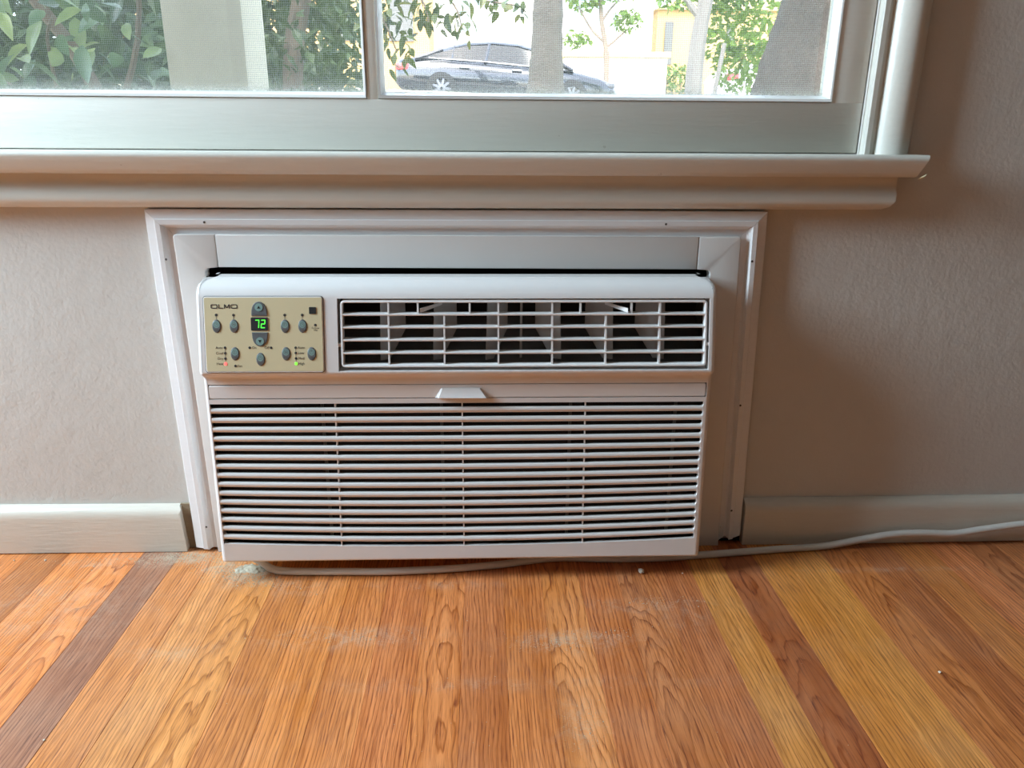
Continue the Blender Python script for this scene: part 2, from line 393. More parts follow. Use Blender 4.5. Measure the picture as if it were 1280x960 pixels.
# sash members
ZB, ZT = .6289, 2.13
box('bottom_rail', -.795, .4855, .003, .045, .5672, ZB, M['sash'], win, .0012)
box('top_rail', -.795, .4855, .003, .045, ZT, 2.215, M['sash'], win, .0012)
box('sash_stile', .4444, .4855, .0032, .045, ZB-.001, ZT+.001, M['sash'], win, .0008)
box('sash_stile', -.795, -.735, .0032, .045, ZB-.001, ZT+.001, M['sash'], win, .0008)
box('mullion', -.1466, -.1318, .0032, .045, ZB-.001, ZT+.001, M['sash'], win, .0015)
def pane(xa, xb):
    # sloping glazing bead all around
    o = [(xa, ZB), (xb, ZB), (xb, ZT), (xa, ZT)]
    def ring(i, j, y): return [(xa+i, y, ZB+j), (xb-i, y, ZB+j), (xb-i, y, ZT-j), (xa+i, y, ZT-j)]
    rs = [ring(0, 0, .006), ring(.0008, .001, .0015), ring(.0028, .0042, .0022), ring(.0036, .0055, .006), ring(.0060, .0088, .0190), ring(.0060, .0088, .0265), ring(0, 0, .0265)]
    vs = [p for r in rs for p in r]; fs = []
    for k in range(len(rs)-1):
        for j in range(4):
            a = k*4+j; b = k*4+(j+1) % 4; fs.append((a, b, b+4, a+4))
    mk('glazing_bead', mesh('glazing_bead', vs, fs, 35), M['bead'], win)
    g = box('pane', xa+.0045, xb-.0045, .0205, .0235, ZB+.0075, ZT-.0075, M['glass'], win)
    sc = mk('insect_screen', mesh('insect_screen', [(xa+.001, .062, ZB), (xb-.001, .062, ZB), (xb-.001, .062, ZT), (xa+.001, .062, ZT)], [(0,1,2,3)]), M['screen'], win)
    return g
# dirty glass: clear pane, a dust haze and dried specks
t = NT('dirty_window_glass'); p = t.pos()
tr = t.n('BsdfTransparent', {'Color': (0.97, 0.985, 0.975, 1)}); gl = t.n('BsdfGlossy', {'Color': (1, 1, 1, 1), 'Roughness': 0.02})
fr = t.n('Fresnel', {'IOR': 1.45}); m1 = t.n('MixShader', {0: t.math('MULTIPLY', fr.outputs[0], 0.7), 1: tr.outputs[0], 2: gl.outputs[0]})
df = t.n('BsdfDiffuse', {'Color': srgb(212, 214, 204)}); tl = t.n('BsdfTranslucent', {'Color': srgb(212, 214, 204)}); dd = t.n('MixShader', {0: 0.5, 1: df.outputs[0], 2: tl.outputs[0]})
sx = t.n('SeparateXYZ', {0: p})
low = t.math('POWER', 2.718, t.math('MULTIPLY', t.math('SUBTRACT', sx.outputs[2], .637), -190.0))
low = t.math('MULTIPLY', low, t.ramp(t.noise(p, 260, 4, .7), [(0.30, G(0.1)), (0.62, G(1))]))
right = t.math('MULTIPLY', t.math('ADD', sx.outputs[0], 0.25), 1.5, True)
speck = t.ramp(t.noise(t.mapv(p, (1, 1, .6)), 620, 2, .6), [(0.60, G(0)), (0.70, G(1))])
veil = t.ramp(t.noise(p, 26, 5, .65), [(0.35, G(.03)), (0.75, G(.16))])
fac = t.math('ADD', t.math('ADD', t.math('MULTIPLY', low, .75), t.math('MULTIPLY', t.math('MULTIPLY', speck, right), .22)), t.math('MULTIPLY', veil, .3), True)
m2 = t.n('MixShader', {0: fac, 1: m1.outputs[0], 2: dd.outputs[0]}); t.t.links.new(m2.outputs[0], t.out.inputs[0]); M['glass'] = t.m
# insect screen: a woven grid of threads 1.5 mm apart
t = NT('insect_screen_weave'); p = t.pos(); sx = t.n('SeparateXYZ', {0: p})
def thread(s): return t.math('LESS_THAN', t.math('FRACT', t.math('MULTIPLY', s, 1/.0025)), .13)
th = t.math('MAXIMUM', thread(sx.outputs[0]), thread(sx.outputs[2]))
tr = t.n('BsdfTransparent'); df = t.n('BsdfDiffuse', {'Color': srgb(150, 156, 156)}); tl = t.n('BsdfTranslucent', {'Color': srgb(150, 156, 156)}); dd = t.n('MixShader', {0: 0.5, 1: df.outputs[0], 2: tl.outputs[0]})
m2 = t.n('MixShader', {0: th, 1: tr.outputs[0], 2: dd.outputs[0]}); t.t.links.new(m2.outputs[0], t.out.inputs[0]); M['screen'] = t.m
pane(-.735, -.1466); pane(-.1318, .4444)
box('outer_frame', -.80, .487, .045, .14, .55, .612, M['paint'], win)

# ------------------------------------------------------------------ moulding around the unit
trim = empty('trim_1', (-.03, 0, 0)); tag(trim, 'white mitred picture-frame moulding around the air conditioner', kind='structure')
MP = [(0, 0), (0, .011), (.0012, .0128), (.0120, .0150), (.0130, .0166), (.0190, .0166), (.0200, .0152), (.0222, .0100), (.0245, .0082), (.0280, .0086), (.0330, .0086), (.0340, .0070), (.0340, 0)]
ZTL, ZTR = .4946, .4940
def zt(x): return ZTL + (ZTR-ZTL)*(x+.4347)/.807
def xl(z): return -.4345 + .0060*(1-z/.49)
def xr(z): return .3722 + .0115*(1-z/.49)
jr = random.Random(5)
loft('top_moulding', [[(xl(.49)+w, -d, zt(-.43)-w) for w, d in MP], [(-.03, -d, zt(-.03)-w) for w, d in MP], [(xr(.49)-w, -d, zt(.37)-w) for w, d in MP]], M['mould'], trim, smooth=25)
loft('side_moulding', [[(xl(.49)+w, -d, zt(-.43)-w-.0004) for w, d in MP], [(xl(.25)+w, -d, .25) for w, d in MP], [(xl(0)+w, -d, .006-.10*w+jr.uniform(-.001, .001)) for w, d in MP]], M['mould'], trim, smooth=25)
bot = [.016, .016, .015, .012, .011, .010, .012, .013, .011, .008, .004, .004, .004]
loft('side_moulding', [[(xr(.49)-w, -d, zt(.37)-w-.0004) for w, d in MP], [(xr(.25)-w, -d, .25) for w, d in MP], [(xr(0)-w, -d, bz) for (w, d), bz in zip(MP, bot)]], M['mould'], trim, smooth=25)
def nail(x, y, z, r=.0016):
    b = MB(); n = 8
    b.add([(x+r*math.cos(2*math.pi*i/n), y, z+r*math.sin(2*math.pi*i/n)) for i in range(n)] + [(x, y-.0003, z)], [(i, (i+1) % n, n) for i in range(n)])
    return b.build('nail_hole', M['hole'], trim)
for x, z in ((-.3585, .4785), (-.4130, .4310), (-.4075, .0420), (.2370, .4775), (.3560, .4290), (.3645, .0590), (.3610, .2250)): nail(x, -.0170, z)
box('plaster_and_gap_shade', -.446, -.424, -.004, .001, .001, .073, M['rawplaster'], trim)
box('plaster_and_gap_shade', .350, .388, -.003, .001, .001, .020, M['gap'], trim)  # near-black patch painted for the dark gap under the moulding end

# pale plastic surround plates between moulding and unit
sur = empty('sleeve_surround', (-.03, -.008, 0)); tag(sur, 'pale plastic surround plate between the moulding and the air conditioner', 'surround plate')
def zpt(x): return .4630 - .0020*(x+.40)/.74
def zpb(x): return .4208 - .0030*(x+.36)/.66
def plate(name, outline, y0, y1, mat, parent, bev=.002, seg=3):
    bm = bmesh.new(); vs = [bm.verts.new((x, y1, z)) for x, z in outline]; f = bm.faces.new(vs)
    r = bmesh.ops.extrude_face_region(bm, geom=[f])
    ev = [e for e in r['geom'] if isinstance(e, bmesh.types.BMVert)]
    for v in ev: v.co.y = y0
    bmesh.ops.recalc_face_normals(bm, faces=bm.faces)
    es = [e for e in bm.edges if all(abs(v.co.y-y0) < 1e-6 for v in e.verts)]
    if bev: bmesh.ops.bevel(bm, geom=es, offset=bev, segments=seg, profile=.5, affect='EDGES')
    me = bpy.data.meshes.new(name); bm.to_mesh(me); bm.free(); me.shade_smooth(); me.set_sharp_from_angle(angle=R(35))
    return mk(name, me, mat, parent)
def rc(cx, cz, r, a0, a1, n=5): return [(cx+r*math.cos(R(a0+(a1-a0)*i/n)), cz+r*math.sin(R(a0+(a1-a0)*i/n))) for i in range(n+1)]
plate('top_strip', [(-.3472, zpt(-.347)), (-.3472, zpb(-.347)), (.2823, zpb(.282)), (.2823, zpt(.282))], -.0165, 0, M['panel'], sur, .0012)
plate('side_plate', [(-.3478, zpt(-.348))] + rc(-.3970, zpt(-.4)-.004, .004, 90, 180) + [(-.3955, .0), (-.350, .0), (-.3655, .03), (-.3655, .412)] + rc(-.3595, .4135, .006, 180, 90) + [(-.3478, zpb(-.348))], -.0165, 0, M['panel'], sur, .0014)
plate('side_plate', [(.2829, zpt(.283)), (.2829, zpb(.283))] + rc(.2950, .4110, .006, 90, 0) + [(.3010, .03), (.290, .0), (.3500, .0)] + rc(.3360, zpt(.34)-.003, .003, 0, 90), -.0165, 0, M['panel'], sur, .0014)
# sleeve inside the wall
sl = MB(); sl.box(-.372, -.366, -.001, .40, 0, .428); sl.box(.302, .306, -.001, .40, 0, .428); sl.box(-.372, .306, -.001, .40, .4225, .428); sl.box(-.372, .306, -.001, .40, -.0035, .0015)
sl.build('sleeve', M['black'], sur)

# ------------------------------------------------------------------ air conditioner
XC = -.032
ac = empty('air_conditioner', (XC, 0, .032))
tag(ac, 'white through-the-wall air conditioner with beige control panel under the window', 'air conditioner')
yU = lambda z: -.079 + .21*(z-.394)
yL = lambda z: -.088 + .05*(z-.283)
HW = .3262
SX0, SX1 = -.3537, .2857          # slot field
OX0, OX1, OZ0, OZ1 = -.1843, .2850, .3030, .3920   # outlet
DX0, DX1, DZ0, DZ1 = -.3535, .2880, .2632, .2826   # filter door
PITCH = .01262; Z0S = .2538; SH = .0056; BOW = .0075
ST = Z0S + SH/2 + .0004; SB = Z0S - 15*PITCH - SH/2 - .0004
def bow(x):
    u = (x-(SX0+SX1)/2)/((SX1-SX0)/2); return max(0.0, 1-u*u)
rows = [(-.0225, .4000, 0), (-.0235, .4120, 0), (-.0255, .4136, 0), (-.030, .4136, 0), (-.048, .4136, 0), (-.0485, .4128, 0), (-.0515, .4128, 0), (-.052, .4136, 0), (-.058, .4131, 0), (-.0645, .4112, 0), (-.0702, .4078, 0), (-.0745, .4033, 0), (-.0772, .3985, 0), (yU(.3945), .3945, 0),
        (yU(OZ1), OZ1, 0), (yU(OZ0), OZ0, 0), (yU(.3015)+.0002, .3015, 0), (-.0980, .2998, 0), (-.0966, .2980, 0), (-.0935, .2958, 0), (-.0905, .2940, 0), (-.0887, .2918, 0), (-.0880, .2885, 0),
        (yL(DZ1), DZ1, 0), (yL(DZ0), DZ0, 0), (yL(ST), ST, 0), (yL(SB), SB, 1), (yL(.0395), .0395, .15), (yL(.0360), .0355, 0), (-.0990, .0333, 0), (-.0965, .0322, 0), (-.088, .0318, 0), (.0, .0318, 0)]
def hw(z): 
    a = HW + .0010*max(0, (.30-z)/.27)
    Rr = .0115; d = max(0.0, Rr-(.4136-z))
    return a - (Rr - math.sqrt(max(0.0, Rr*Rr-d*d)))
rE = .0055
ec = [(0, rE), (.0004, .0036), (.0016, .0016), (.0032, .0005), (rE, 0)]   # inset from side, pushed back
inner = sorted({OX0, OX1, DX0, DX1, SX0, SX1, *[SX0+(SX1-SX0)*i/16 for i in range(1, 16)]})
colsx = [('L', e) for e in [(0, 9)] + ec] + [('x', x) for x in inner] + [('R', e) for e in (ec[::-1] + [(0, 9)])]
V = []; F = []
for (y, z, b) in rows:
    for kind, c in colsx:
        if kind == 'x': x, yy = c, y
        else:
            s = -1 if kind == 'L' else 1
            x = XC + s*(hw(z)-c[0]); yy = (-.012 if c[1] == 9 else min(max(y, -.012), y + c[1]))
            if c[1] == 9: yy = max(y, -.012)
        V.append((x, yy, z - (b*BOW*bow(x) if kind == 'x' else 0)))
nc = len(colsx); cx = [c if k == 'x' else None for k, c in colsx]
def in_open(i, j):
    (ya, za, _), (yb, zb, _) = rows[i], rows[i+1]
    if cx[j] is None or cx[j+1] is None: return None
    xm, zm = (cx[j]+cx[j+1])/2, (za+zb)/2
    if OX0 < xm < OX1 and OZ0 < zm < OZ1: return 'o'
    if DX0 < xm < DX1 and DZ0 < zm < DZ1: return 'd'
    if SX0 < xm < SX1 and SB < zm < ST: return 's'
    return None
DEP = {'o': .024, 'd': .004, 's': .0045}
for i in range(len(rows)-1):
    for j in range(nc-1):
        a = i*nc+j; k = in_open(i, j)
        if k is None: F.append((a, a+1, a+1+nc, a+nc)); continue
        for (e0, e1, ni, nj) in ((a, a+1, i-1, j), (a+nc, a+nc+1, i+1, j), (a, a+nc, i, j-1), (a+1, a+1+nc, i, j+1)):
            if in_open(ni, nj) != k:
                p0, p1 = V[e0], V[e1]; b = len(V)
                V += [(p0[0], p0[1]+DEP[k], p0[2]), (p1[0], p1[1]+DEP[k], p1[2])]; F.append((e0, e1, b+1, b))
mk('front_housing', mesh('front_housing', V, F, 32), M['plastic'], ac)
# cabinet behind the front
box('cabinet', -.3615, .2985, .045, .40, .012, .4135, M['black'], ac)
# dark filter behind the slats, outlet duct
ft = MB(); ft.box(SX0-.003, SX1+.003, -.0760, -.0745, SB-.012, ST+.002); ft.build('filter', M['filter'], ac)
for xa in (-.215, -.06, .11, .25):
    box('filter_rib', xa, xa+.004, -.0785, -.0761, SB-.006, ST, M['bezel'], ac)
dk = MB()
dk.add([(OX0-.006, yU(OZ1)+.022, OZ1+.004), (OX1+.006, yU(OZ1)+.022, OZ1+.004), (OX1+.006, .04, .400), (OX0-.006, .04, .400)], [(0,1,2,3)])
dk.add([(OX0-.006, yU(OZ0)+.023, OZ0-.003), (OX1+.006, yU(OZ0)+.023, OZ0-.003), (OX1+.006, -.045, .309), (OX0-.006, -.045, .309), (OX1+.006, -.02, .325), (OX0-.006, -.02, .325), (OX1+.006, 0, .350), (OX0-.006, 0, .350)], [(0,1,2,3), (3,2,4,5), (5,4,6,7)])
dk.add([(OX0-.006, -.08, .298), (OX0-.006, -.05, .400), (OX0-.006, .04, .400), (OX0-.006, .04, .298)], [(0,1,2,3)])
dk.add([(OX1+.006, -.08, .298), (OX1+.006, -.05, .400), (OX1+.006, .04, .400), (OX1+.006, .04, .298)], [(0,1,2,3)])
dk.add([(OX0-.006, .001, .340), (OX1+.006, .001, .340), (OX1+.006, .001, .402), (OX0-.006, .001, .402)], [(0,1,2,3)], 1)
M['duct'] = plain('dark_duct_plastic', srgb(96, 93, 90), .55)
duct = dk.build('outlet_duct', [M['duct'], M['black']], ac)
# upright vanes in the duct, left half turned one way, right half the other
def vane(xf, xb):
    yf, yb = -.066, -.040
    o = [(xf, yf, .3085), (xf+(xb-xf)*.35, yf+(yb-yf)*.35, .3075), (xb, yb, .345), (xb, yb, .3865), (xf+(xb-xf)*.1, yf, .3865)]
    d = Vector((yb-yf, -(xb-xf), 0)).normalized()*.0014
    vs = [Vector(p) for p in o] + [Vector(p)+d for p in o]; n = len(o)
    mk('vane', mesh('vane', vs, [tuple(range(n)), tuple(range(n, 2*n))] + [(i, (i+1) % n, n+(i+1) % n, n+i) for i in range(n)]), M['plastic_in'], ac)
for xf, xb in ((-.1360, -.1050), (-.0680, -.0380), (0.000, .0285), (.0985, .0660), (.1665, .1320), (.2340, .1985)): vane(xf, xb)
box('vane_link', -.112, .232, -.0455, -.043, .3815, .3840, M['plastic_in'], ac)
box('vane_support', .0455, .0485, -.052, -.049, .300, .394, M['plastic_in'], ac)
def lever(x0, x1):
    rings = []
    for t_ in (0, .3, .7, 1):
        x = x0+(x1-x0)*t_; h = .0034 - .0014*t_; z = .3775+.0045*t_; y = -.0800+.022*t_
        rings.append([(x, y-h*.6, z-h), (x, y+h*.6, z-h), (x, y+h*.6, z+h*.6), (x, y-h*.6, z+h*.6)])
    loft('vane_lever', rings, M['plastic'], ac, smooth=30)
lever(-.0815, -.0550); lever(.1805, .1545)
# outlet grille: rounded frame, four blades, dividers
gr = empty('outlet_grille', (0, 0, 0)); gr.parent = ac; gr.matrix_parent_inverse = Matrix.Translation(-Vector(ac.location))
def sub(o): 
    o.matrix_parent_inverse = Matrix(); return o
GX0, GX1 = -.1808, .2822
gz = [.3882, .3721, .3565, .3408, .3249, .3091]
goff = .0008
def rrect(xa, xb, za, zb, r, n=5):
    return rc(xb-r, zb-r, r, 0, 90, n) + rc(xa+r, zb-r, r, 90, 180, n) + rc(xa+r, za+r, r, 180, 270, n) + rc(xb-r, za+r, r, 270, 360, n)
def gring(ins, dep):
    return [(x, yU(z)+goff+dep, z) for x, z in rrect(GX0+ins, GX1-ins, gz[5]-.0016+ins, gz[0]+.0016-ins, max(.0006, .005-ins))]
rs = [gring(.0, .009), gring(.0, .0008), gring(.0008, 0), gring(.0024, 0), gring(.0032, .0008), gring(.0032, .009), gring(.0, .009)]
n = len(rs[0]); vs = [p for r in rs for p in r]; fs = []
for k in range(len(rs)-1):
    for j in range(n): a = k*n+j; b = k*n+(j+1) % n; fs.append((a, b, b+n, a+n))
sub(mk('grille_frame', mesh('grille_frame', vs, fs, 40), M['plastic'], gr))
def blade(xa, xb, z, th=.0016, dep=.0105):
    y = yU(z)+goff
    pr = [(y+.0004, z+th*.7), (y, z), (y+.0004, z-th*.8), (y+dep, z-th*.2+.0006), (y+dep, z+th*.9)]
    return loft('grille_blade', [[(x, a, b) for a, b in pr] for x in (xa, xb)], M['plastic'], gr, smooth=25)
for z in gz[1:5]: sub(blade(GX0+.002, GX1-.002, z))
def divider(x, za, zb):
    h = .0011
    rg = [[(x-h, yU(z)+goff+.0010, z), (x+h, yU(z)+goff+.0010, z), (x+h*.8, yU(z)+.010, z), (x-h*.8, yU(z)+.010, z)] for z in (za, zb)]
    return sub(loft('grille_divider', rg, M['plastic'], gr, smooth=25))
for x in (-.1212, .0166, .0847, .2218): divider(x, gz[5], gz[0])
for x in (-.0515, .1528): divider(x, gz[5], gz[1])
for x in (-.0844, -.0194, .1205, .1855): divider(x, gz[1], gz[0])
for xa, xb in ((OX0-.001, GX0+.001), (GX1-.001, OX1+.001)):
    sub(box('pivot_pin', xa, xb, yU(.335)+.0015, yU(.335)+.006, .3325, .3370, M['plastic'], gr, .0006, 1))

# filter door with its finger pull
dr = empty('filter_door', (0, 0, 0)); dr.parent = ac; dr.matrix_parent_inverse = Matrix.Translation(-Vector(ac.location))
g = .0011; ol = rrect(DX0+g, DX1-g, DZ0+g, DZ1-g, .0018, 3)
rs = [[(x, yL(z)+.0036, z) for x, z in ol], [(x, yL(z)+.0005, z) for x, z in ol], [(x+(-.0005 if x > XC else .0005), yL(z)+.0001, z+(-.0005 if z > .273 else .0005)) for x, z in ol]]
sub(loft('door_panel', rs, M['plastic'], dr, smooth=30))
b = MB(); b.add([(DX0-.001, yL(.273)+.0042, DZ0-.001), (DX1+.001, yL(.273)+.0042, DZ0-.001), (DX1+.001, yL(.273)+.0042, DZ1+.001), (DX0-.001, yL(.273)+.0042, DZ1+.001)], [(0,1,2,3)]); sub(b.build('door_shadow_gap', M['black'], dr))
# finger pull: trapezoid wedge
hb = [(-.0655, .2641), (.0065, .2638), (-.0055, .2772), (-.0572, .2774)]
y_ = yL(.27); ht = [(-.0600, .2660), (.0010, .2658), (-.0075, .2766), (-.0552, .2768)]
vs = [(x, y_+.001, z) for x, z in hb] + [(ht[0][0], y_-.0075, ht[0][1]), (ht[1][0], y_-.0075, ht[1][1]), (ht[2][0], y_-.0020, ht[2][1]), (ht[3][0], y_-.0020, ht[3][1])]
sub(mk('finger_pull', mesh('finger_pull', vs, [(0,1,2,3), (4,5,6,7), (0,1,5,4), (1,2,6,5), (2,3,7,6), (3,0,4,7)], 20), M['plastic'], dr))

# intake slats: one louvre between every two slots, flared ends round the slots off
def zslot(i, x): return Z0S - PITCH*i - BOW*(i/15.0)*bow(x)
xs = []
rS = SH/2
for d in (0, .0004, .0012, .002, rS): xs.append(SX0+d)
xs += [SX0+(SX1-SX0)*k/16 for k in range(1, 16)]
for d in (rS, .002, .0012, .0004, 0): xs.append(SX1-d)
for i in range(15):
    rings = []
    for x in xs:
        zc_ = (zslot(i, x)+zslot(i+1, x))/2; pt = (zslot(i, x)-zslot(i+1, x))
        d = min(x-SX0, SX1-x); sl_ = math.sqrt(max(0, rS*rS-(rS-min(d, rS))**2)) if d < rS else rS
        h = pt/2 - sl_; hc = pt/2 - rS; y = yL(zc_)
        rings.append([(x, y+.0045, zc_+h-.0002), (x, y+.0014, zc_+h), (x, y+.0002, zc_+h-.0012), (x, y-.0004, zc_), (x, y+.0003, zc_-h+.0015), (x, y+.0016, zc_-h), (x, y+.0045, zc_-h+.0006)])
    loft('louvre_slat', rings, M['plastic'], ac, smooth=28)
for x0, x1 in ((-.1940, -.1961), (-.0305, -.0304), (.1303, .1318)):
    rg = []
    for z in (ST+.002, (ST+SB)/2, SB-.004-BOW):
        x = x0+(x1-x0)*(ST-z)/(ST-SB); rg.append([(x-.0008, yL(z)+.0012, z), (x+.0008, yL(z)+.0012, z), (x+.0008, yL(z)+.008, z), (x-.0008, yL(z)+.008, z)])
    loft('louvre_rib', rg, M['plastic'], ac, smooth=20)

# ---- control panel
cpn = empty('control_panel', (0, 0, 0)); cpn.parent = ac; cpn.matrix_parent_inverse = Matrix.Translation(-Vector(ac.location))
def pp(x, z, off): return (x, yU(z)-off, z)
def slab(name, outline, o0, o1, mat, bev=0.0, parent=cpn):
    n = len(outline); cxm = sum(p[0] for p in outline)/n; czm = sum(p[1] for p in outline)/n
    def ins(k): 
        res = []
        for x, z in outline:
            d = Vector((x-cxm, z-czm)); l = d.length; d = d*(max(0, l-k)/l); res.append((cxm+d.x, czm+d.y))
        return res
    rs = [[pp(x, z, o0) for x, z in outline], [pp(x, z, o1-bev) for x, z in outline]]
    if bev: rs.append([pp(x, z, o1) for x, z in ins(bev)])
    return sub(loft(name, rs, mat, parent, smooth=30))
slab('panel_bezel', rrect(-.3492, -.2010, .3018, .3955, .0040), -.0005, .0004, M['bezel'])
slab('panel_rim', rrect(-.3484, -.2018, .3026, .3948, .0035), .0001, .0012, M['plastic'], .0004)
slab('panel_face', rrect(-.3470, -.2030, .3042, .3936, .0012), .0005, .0016, M['beige'])
FO = .0016
def ell(x, z, a, b, n=20): return [(x+a*math.cos(2*math.pi*i/n), z+b*math.sin(2*math.pi*i/n)) for i in range(n)]
def ring_strip(b, cx_, cz_, a, bb, w, off, m, a0=0, a1=360, n=16):
    vs = []; fs = []
    for i in range(n+1):
        t_ = R(a0+(a1-a0)*i/n)
        vs += [pp(cx_+(a-w)*math.cos(t_), cz_+(bb-w)*math.sin(t_), off), pp(cx_+a*math.cos(t_), cz_+bb*math.sin(t_), off)]
        if i: fs.append((2*i-2, 2*i-1, 2*i+1, 2*i))
    b.add(vs, fs, m)
def quad(b, x0, x1, z0, z1, off, m): b.add([pp(x0, z0, off), pp(x1, z0, off), pp(x1, z1, off), pp(x0, z1, off)], [(0,1,2,3)], m)
def button(x, z, icon):
    b = MB(); a, h = .0055, .0083
    for (k, o) in ((1.0, 0), (.96, .0009), (.80, .0016)): pass
    rs = [ell(x, z, a*k, h*k) for k in (1.0, .97, .84)]; os_ = (FO-.0002, FO+.0004, FO+.0009); n = 20
    vs = [pp(px, pz, o) for r_, o in zip(rs, os_) for px, pz in r_]; fs = []
    for k in range(2):
        for j in range(n): a_ = k*n+j; b_ = k*n+(j+1) % n; fs.append((a_, b_, b_+n, a_+n))
    fs.append(tuple(range(2*n, 3*n))); b.add(vs, fs, 0)
    off = FO+.0010
    b.add([pp(px, pz, off) for px, pz in ell(x, z+.0022, .0040, .0042)], [tuple(range(20))], 1)
    off += .0001
    ring_strip(b, x, z+.0022, .0026, .0027, .0004, off, 0)
    zc_ = z+.0022
    if icon == 'clock': quad(b, x-.0002, x+.0002, zc_, zc_+.0018, off, 0); quad(b, x, x+.0013, zc_-.0002, zc_+.0002, off, 0)
    elif icon == 'H': quad(b, x-.0013, x-.0008, zc_-.0012, zc_+.0012, off, 0); quad(b, x+.0008, x+.0013, zc_-.0012, zc_+.0012, off, 0); quad(b, x-.0008, x+.0008, zc_-.0003, zc_+.0003, off, 0)
    elif icon == 'moon': ring_strip(b, x, zc_, .0013, .0013, .0006, off, 0, 40, 300)
    elif icon == 'power': quad(b, x-.0003, x+.0003, zc_, zc_+.0030, off, 0)
    elif icon == 'fan':
        for k in range(3): ring_strip(b, x+.0008*math.cos(k*2.1), zc_+.0008*math.sin(k*2.1), .0007, .0007, .0004, off, 0, n=8)
    elif icon == 'updown': b.add([pp(x-.0009, zc_+.0004, off), pp(x+.0009, zc_+.0004, off), pp(x, zc_+.0016, off)], [(0,1,2)], 0); b.add([pp(x-.0009, zc_-.0004, off), pp(x+.0009, zc_-.0004, off), pp(x, zc_-.0016, off)], [(0,1,2)], 0)
    for k in range(4): quad(b, x-.0028+.0015*k, x-.0017+.0015*k, z-.0046, z-.0037, off-.0001, 2)
    sub(b.build('button', [M['btn'], M['btn_hi'], M['bezel']], cpn, 30))
for x, z, ic in ((-.3328, .3593, 'clock'), (-.3114, .3593, 'H'), (-.2488, .3591, 'moon'), (-.2272, .3591, 'clock'), (-.3116, .3257, 'updown'), (-.2803, .3188, 'clock'), (-.2486, .3255, 'fan'), (-.2169, .3254, 'power')): button(x, z, ic)
for x, z in ((-.3327, .3728), (-.3116, .3727), (-.2488, .3726), (-.2273, .3726)):
    slab('indicator', ell(x, z, .0017, .0017, 12), FO, FO+.0003, M['ink'])
    b = MB(); quad(b, x-.00025, x+.00025, z-.0052, z-.0016, FO+.0002, 0); sub(b.build('indicator_line', M['bezel'], cpn))
def led(x, z, mat, r=.0016): slab('indicator', ell(x, z, r, r, 12), FO, FO+.0004, mat, .0002)
for k, z in enumerate((.3331, .3265, .3199, .3134)): led(-.3237, z, M['ink'] if k < 3 else M['red_led'], .0016 if k < 3 else .0021)
for k, z in enumerate((.3329, .3264, .3198, .3133)): led(-.2366, z, M['ink'] if k < 3 else M['green_led'], .0016 if k < 3 else .0019)
for xx in (-.3237, -.2366):
    b = MB(); quad(b, xx-.00025, xx+.00025, .3134, .3331, FO+.0002, 0); sub(b.build('indicator_line', M['bezel'], cpn))
led(-.3117, .3108, M['ink']); led(-.2933, .3330, M['ink']); led(-.2670, .3329, M['ink']); led(-.2115, .3604, M['ink'])
slab('sensor_window', rrect(-.2186, -.2100, .3740, .3823, .0008), FO, FO+.0006, M['black'])
# temperature keys: pointed-arch plates with a round key and an arrow
def arch(up):
    s = 1 if up else -1; zb = .3719 if up else .3517; cxk = -.28; pts = []
    for i in range(13):
        u = -1+2*i/12; pts.append((cxk+.0097*(1-0.0)*math.copysign(abs(math.sin(u*math.pi/2))**1.0, u) , zb+s*.0170*(math.cos(u*math.pi/2)**.72)))
    slab('temperature_key', pts, FO-.0002, FO+.0011, M['btn'], .0005)
    b = MB(); zc_ = zb+s*.0105
    b.add([pp(x, z, FO+.0016) for x, z in ell(cxk, zc_, .0050, .0048)], [tuple(range(20))], 1)
    b.add([pp(cxk-.0020, zc_-s*.0016, FO+.0018), pp(cxk+.0020, zc_-s*.0016, FO+.0018), pp(cxk, zc_+s*.0020, FO+.0018)], [(0,1,2)], 2)
    sub(b.build('temperature_arrow', [M['btn'], M['btn_hi'], M['black']], cpn))
arch(True); arch(False)
slab('display', rrect(-.2905, -.2698, .3541, .3697, .0008), FO-.0002, FO+.0008, M['black'])
def seg7(x0, z0, w, h, segs, sl=.0008):
    b = MB(); th = .00105; o = FO+.0010
    def q(xa, za, xb, zb): 
        s = lambda z: sl*(z-z0)/h
        b.add([pp(xa+s(za), za, o), pp(xb+s(za), za, o), pp(xb+s(zb), zb, o), pp(xa+s(zb), zb, o)], [(0,1,2,3)])
    m = z0+h/2
    D = {'a': (x0+.0003, z0+h-th, x0+w-.0003, z0+h), 'g': (x0+.0003, m-th/2, x0+w-.0003, m+th/2), 'd': (x0+.0003, z0, x0+w-.0003, z0+th),
         'f': (x0, m+.0003, x0+th, z0+h-.0003), 'b': (x0+w-th, m+.0003, x0+w, z0+h-.0003), 'e': (x0, z0+.0003, x0+th, m-.0003), 'c': (x0+w-th, z0+.0003, x0+w, m-.0003)}
    for s in segs: q(*D[s])
    sub(b.build('display_digit', M['green'], cpn))
seg7(-.2858, .3570, .0052, .0102, 'abc'); seg7(-.2786, .3570, .0054, .0102, 'abged')
